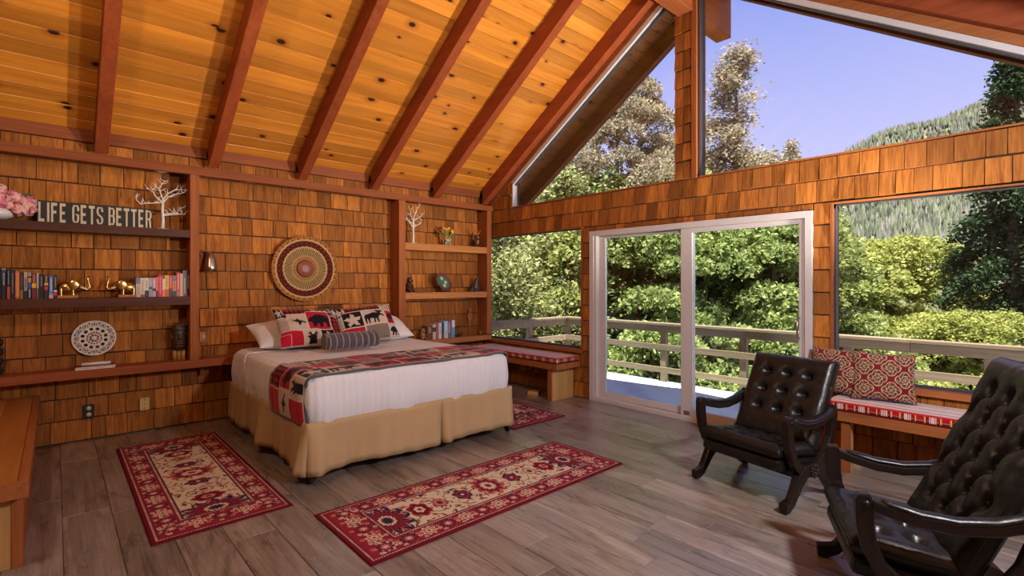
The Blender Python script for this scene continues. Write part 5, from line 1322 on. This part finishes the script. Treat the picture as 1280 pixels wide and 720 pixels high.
sw = plate('light_switch', 'small tan switch with an ivory button by the post above the ledge', 'switch', 1.112, .865, .055, .10, plain('tan_plastic', lin(190, 120, 64), .5), 5.91)
obj('switch_button', MB().ball((.008, -.009, 0), (.009, .006, .020), 10, 8), M['ceramic'], sw)
pk = thing('puck_light', 'small white puck light under the top trim over the left bookcase', 'lamp', (.745, 5.80, 2.474))
obj('housing', MB().lathe([(0, 0), (.05, 0), (.05, .014), (0, .014)], 20), M['ceramic'], pk); obj('lens', MB().lathe([(0, -.010), (.025, -.007), (.04, 0)], 20, close=False), M['paper'], pk)
# ---- right bookcase ornaments
fv = thing('flower_jar', 'glass jar of yellow and orange flowers tied with a ribbon on the top right shelf', 'flowers', (4.03, 5.80, RS1))
obj('jar', MB().lathe([(0, 0), (.032, 0), (.036, .02), (.034, .075), (.028, .085), (.0, .085)], 18), plain('green_glass_jar', (.16, .20, .12), .15), fv)
r_ = random.Random(6)
for i in range(13):
    a = i*2.4; q = .11*math.sqrt(i/13); c = (math.cos(a)*q*1.15, math.sin(a)*q*.6-.02, .175+.05*(1-(q/.11)**2)+r_.uniform(-.02, .02))
    mb = MB(); petal_flower(mb, c, .042, r_, 10); mb.ball(c, .014, 8, 6); mb.tube([(c[0]*.2, c[1]*.2, .08), (c[0]*.7, c[1]*.7, .14), c], .002, 4)
    obj('flower', mb, M['yellow'] if i % 3 else plain('orange_petals_%d' % i, lin(200, 110, 40), .7), fv, fix=False)
lv = MB()
for k in range(26):
    a = r_.uniform(0, 2*PI); c = Vector((math.cos(a)*.09, math.sin(a)*.05-.01, .14+r_.uniform(-.04, .05))); d = Vector((math.cos(a), -.3, r_.uniform(-.3, .8)))*.032; s = Vector((-d.z, .01, d.x))*.4; lv.add([c-d, c+s, c+d, c-s], [(0, 1, 2, 3)])
obj('leaves', lv, M['leafy'], fv, fix=False)
rbm = MB()
for s in (-1, 1): rbm.tube([(0, -.038, .072), (s*.04, -.042, .095), (s*.05, -.04, .075), (0, -.038, .070)], .004, 6).tube([(0, -.038, .07), (s*.03, -.04, .04), (s*.05, -.04, .012)], .004, 6)
obj('ribbon', rbm, M['paper'], fv, fix=False)
def critter(name, label, loc, s, mat, rz=0, antlers=False, cat='figurine'):
    t_ = thing(name, label, cat, loc, rz)
    b = MB().ball((0, 0, .36*s), (.24*s, .22*s, .34*s), 14, 10).ball((0, -.08*s, .80*s), (.19*s, .19*s, .19*s), 14, 10).ball((0, -.24*s, .76*s), (.09*s, .10*s, .08*s), 10, 8)
    for k in (-1, 1):
        b.tube([(k*.14*s, -.05*s, .30*s), (k*.22*s, -.20*s, .16*s), (k*.20*s, -.32*s, .06*s)], [.10*s, .085*s, .07*s], 8)
        b.tube([(k*.20*s, -.05*s, .55*s), (k*.25*s, -.18*s, .42*s), (k*.14*s, -.25*s, .36*s)], [.075*s, .06*s, .05*s], 8)
        b.ball((k*.15*s, -.04*s, .97*s), (.06*s, .04*s, .07*s), 8, 6)
    obj('body', b, mat, t_, fix=False)
    if antlers:
        for k in (-1, 1):
            a = MB().tube([(k*.09*s, -.05*s, .96*s), (k*.28*s, -.05*s, 1.12*s), (k*.42*s, -.05*s, 1.38*s)], [.04*s, .035*s, .015*s], 6).tube([(k*.28*s, -.05*s, 1.12*s), (k*.22*s, -.05*s, 1.32*s)], [.03*s, .012*s], 6).tube([(k*.35*s, -.05*s, 1.25*s), (k*.50*s, -.05*s, 1.25*s)], [.025*s, .010*s], 6)
            obj('antler', a, M['shelf_brightened'], t_, fix=False)
        obj('muzzle', MB().ball((0, -.26*s, .76*s), (.10*s, .09*s, .09*s), 10, 8).ball((0, -.24*s, .42*s), (.12*s, .06*s, .16*s), 10, 8), M['straw'], t_)
    return t_
M['brownfur'] = plain('brown_plush', (.07, .035, .02), .9, nscale=90, nstr=.5); M['pewter'] = plain('dark_pewter', (.09, .07, .06), .45, .4, nscale=40, nstr=.5)
M['goldbrown'] = plain('golden_bear', (.34, .19, .06), .5, nscale=40, nstr=.4)
critter('moose_plush', 'brown plush moose with antlers sitting at the right end of the top right shelf', (4.55, 5.80, RS1), .185, M['brownfur'], antlers=True)
critter('bear_carving', 'dark carved bear at the left end of the middle right shelf', (3.43, 5.80, RS2), .20, M['dark_carve'], .6)
critter('bear_figurine', 'golden brown seated bear beside the books on the lowest right shelf', (3.64, 5.80, RLG), .155, M['goldbrown'], .3)
critter('dark_figurine', 'small black figurine against the bookcase post on the lowest right shelf', (3.42, 5.80, RLG), .10, M['black'], .3)
wf = thing('howling_wolf_figurine', 'grey pewter howling animal on rocks at the right end of the middle right shelf', 'figurine', (4.555, 5.81, RS2))
rk = MB(); r_ = random.Random(3)
for k in range(9): rk.ball((r_.uniform(-.07, .07), r_.uniform(-.03, .03), r_.uniform(.01, .04)), (.03, .025, .022), 7, 5)
obj('rocks', rk, M['pewter'], wf, fix=False)
obj('animal', MB().tube([(-.01, 0, .03), (-.005, 0, .09), (.005, 0, .15), (.012, -.005, .185), (.03, -.01, .215)], [.042, .040, .028, .022, .008], 10).tube([(.025, -.015, .10), (.035, -.02, .03)], .010, 6).tube([(-.03, 0, .05), (-.065, 0, .05), (-.075, 0, .08)], [.014, .012, .006], 6), M['pewter'], wf, fix=False)
# decorative oval dish on an easel
ds = thing('decorative_dish', 'oval brown dish painted with cream lilies on a dark easel, middle right shelf', 'dish', (3.965, 5.80, RS2))
def oval(a, b, y, n=40): return [(a*math.cos(2*PI*i/n), y, b*math.sin(2*PI*i/n)) for i in range(n)]
rings = [oval(.145, .105, -.012), oval(.150, .110, -.026), oval(.138, .098, -.030), oval(.115, .078, -.014), oval(.07, .045, -.010)]
mb = MB(); n = 40
for a, b in zip(rings, rings[1:]): mb.add(a+b, [(i, (i+1) % n, n+(i+1) % n, n+i) for i in range(n)], 0, True)
mb.add(rings[-1], [tuple(range(n))]).add(rings[0], [tuple(range(n))])
dish = obj('dish', mb, plain('brown_glaze', (.13, .035, .018), .25), ds)
dp = obj('painted_center', MB().add(oval(.112, .076, -.0165), [tuple(range(n))]), plain('green_glaze', (.045, .11, .025), .3), dish, fix=False)
for c in ((-.045, .03), (.035, .018), (.035, -.038)):
    mb = MB(); m = 24
    for f, mi, yy in ((1, 0, -.0185), (.4, 1, -.0195)):
        mb.add([(c[0]+f*.034*(.7+.3*math.cos(5*2*PI*i/m))*math.cos(2*PI*i/m), yy, c[1]+f*.030*(.7+.3*math.cos(5*2*PI*i/m))*math.sin(2*PI*i/m)) for i in range(m)], [tuple(range(m))], mi)
    obj('painted_lily', mb, [M['paper'], M['yellow']], dish, fix=False)
dish.location = (0, 0, .135); dish.rotation_euler = (-.28, .55, 0)
es = MB()
for k in (-1, 1): es.tube([(k*.07, .045, .0+.005), (k*.06, .0, .012), (k*.07, -.06, .006), (k*.07, -.065, .03)], .007, 6).tube([(k*.06, .0, .012), (k*.03, .05, .12)], .006, 6)
es.tube([(-.065, -.01, .014), (.065, -.01, .014)], .007, 6); obj('easel', es, M['black'], ds, fix=False)
# little dark glider toy and hanging wooden puppet
gl = thing('toy_plane', 'small dark toy lying right of the turquoise book', 'toy', (4.25, 5.80, RLG), .4)
obj('fuselage', MB().tube([(-.07, 0, .03), (-.03, 0, .028), (.04, 0, .03), (.075, 0, .045)], [.008, .020, .016, .006], 8).box(-.03, .0, -.06, .06, .028, .033).box(.06, .075, -.025, .025, .045, .048), M['dark_carve'], gl, fix=False)
obj('wheels', MB().ball((-.015, -.035, .012), .012, 8, 6).ball((-.015, .035, .012), .012, 8, 6), M['brass'], gl, fix=False)
pu = thing('wooden_puppet', 'small jointed wooden puppet hung on strings at the right of the lowest right shelf', 'ornament', (4.48, 5.86, .78))
obj('puppet_body', MB().ball((0, 0, .235), (.022, .02, .028), 10, 8).tube([(0, 0, .20), (0, 0, .15), (0, 0, .10)], [.014, .020, .016], 8).tube([(-.008, 0, .10), (-.012, 0, .05), (-.01, -.005, .0)], [.010, .008, .007], 6).tube([(.008, 0, .10), (.012, 0, .05), (.012, -.005, .0)], [.010, .008, .007], 6)
    .tube([(-.016, 0, .19), (-.035, -.005, .14), (-.03, -.01, .11)], .007, 6).tube([(.016, 0, .19), (.035, -.005, .14), (.03, -.01, .11)], .007, 6), M['shelf_brightened'], pu, fix=False)
obj('strings', MB().tube([(0, .01, .27), (0, .03, .40)], .0022, 4).tube([(0, 0, .14), (-.06, -.01, .0), (-.13, -.02, -.10)], .0025, 4).tube([(0, 0, .14), (.09, -.01, .03), (.185, -.02, -.09)], .0025, 4), M['straw'], pu, fix=False)
obj('string_ball', MB().ball((.187, -.02, -.10), .028, 12, 8), M['goldbrown'], pu)
# loose wood blocks and a latch below the window seats
for (x, y, lb) in ((4.50, 4.55, 'small pine block on the floor under the left window seat'), (4.66, 1.17, 'small pine block on the floor under the right window seat')):
    t_ = obj('wood_block', MB().box(-.05, .05, -.07, .07, 0, .045), M['pine_panel'], bevel=.004); t_.location = (x, y, 0); t_.rotation_euler = (0, 0, .5); tag(t_, lb, 'block')
hk = thing('brass_latch', 'small dark latch with a steel knob on the shingles under the left window seat', 'latch', (4.795, 4.88, .26))
obj('latch_plate', MB().box(-.012, .004, -.018, .018, -.03, .03), M['black'], hk); obj('latch_knob', MB().ball((-.026, 0, .005), .018, 10, 8), M['steel'], hk)
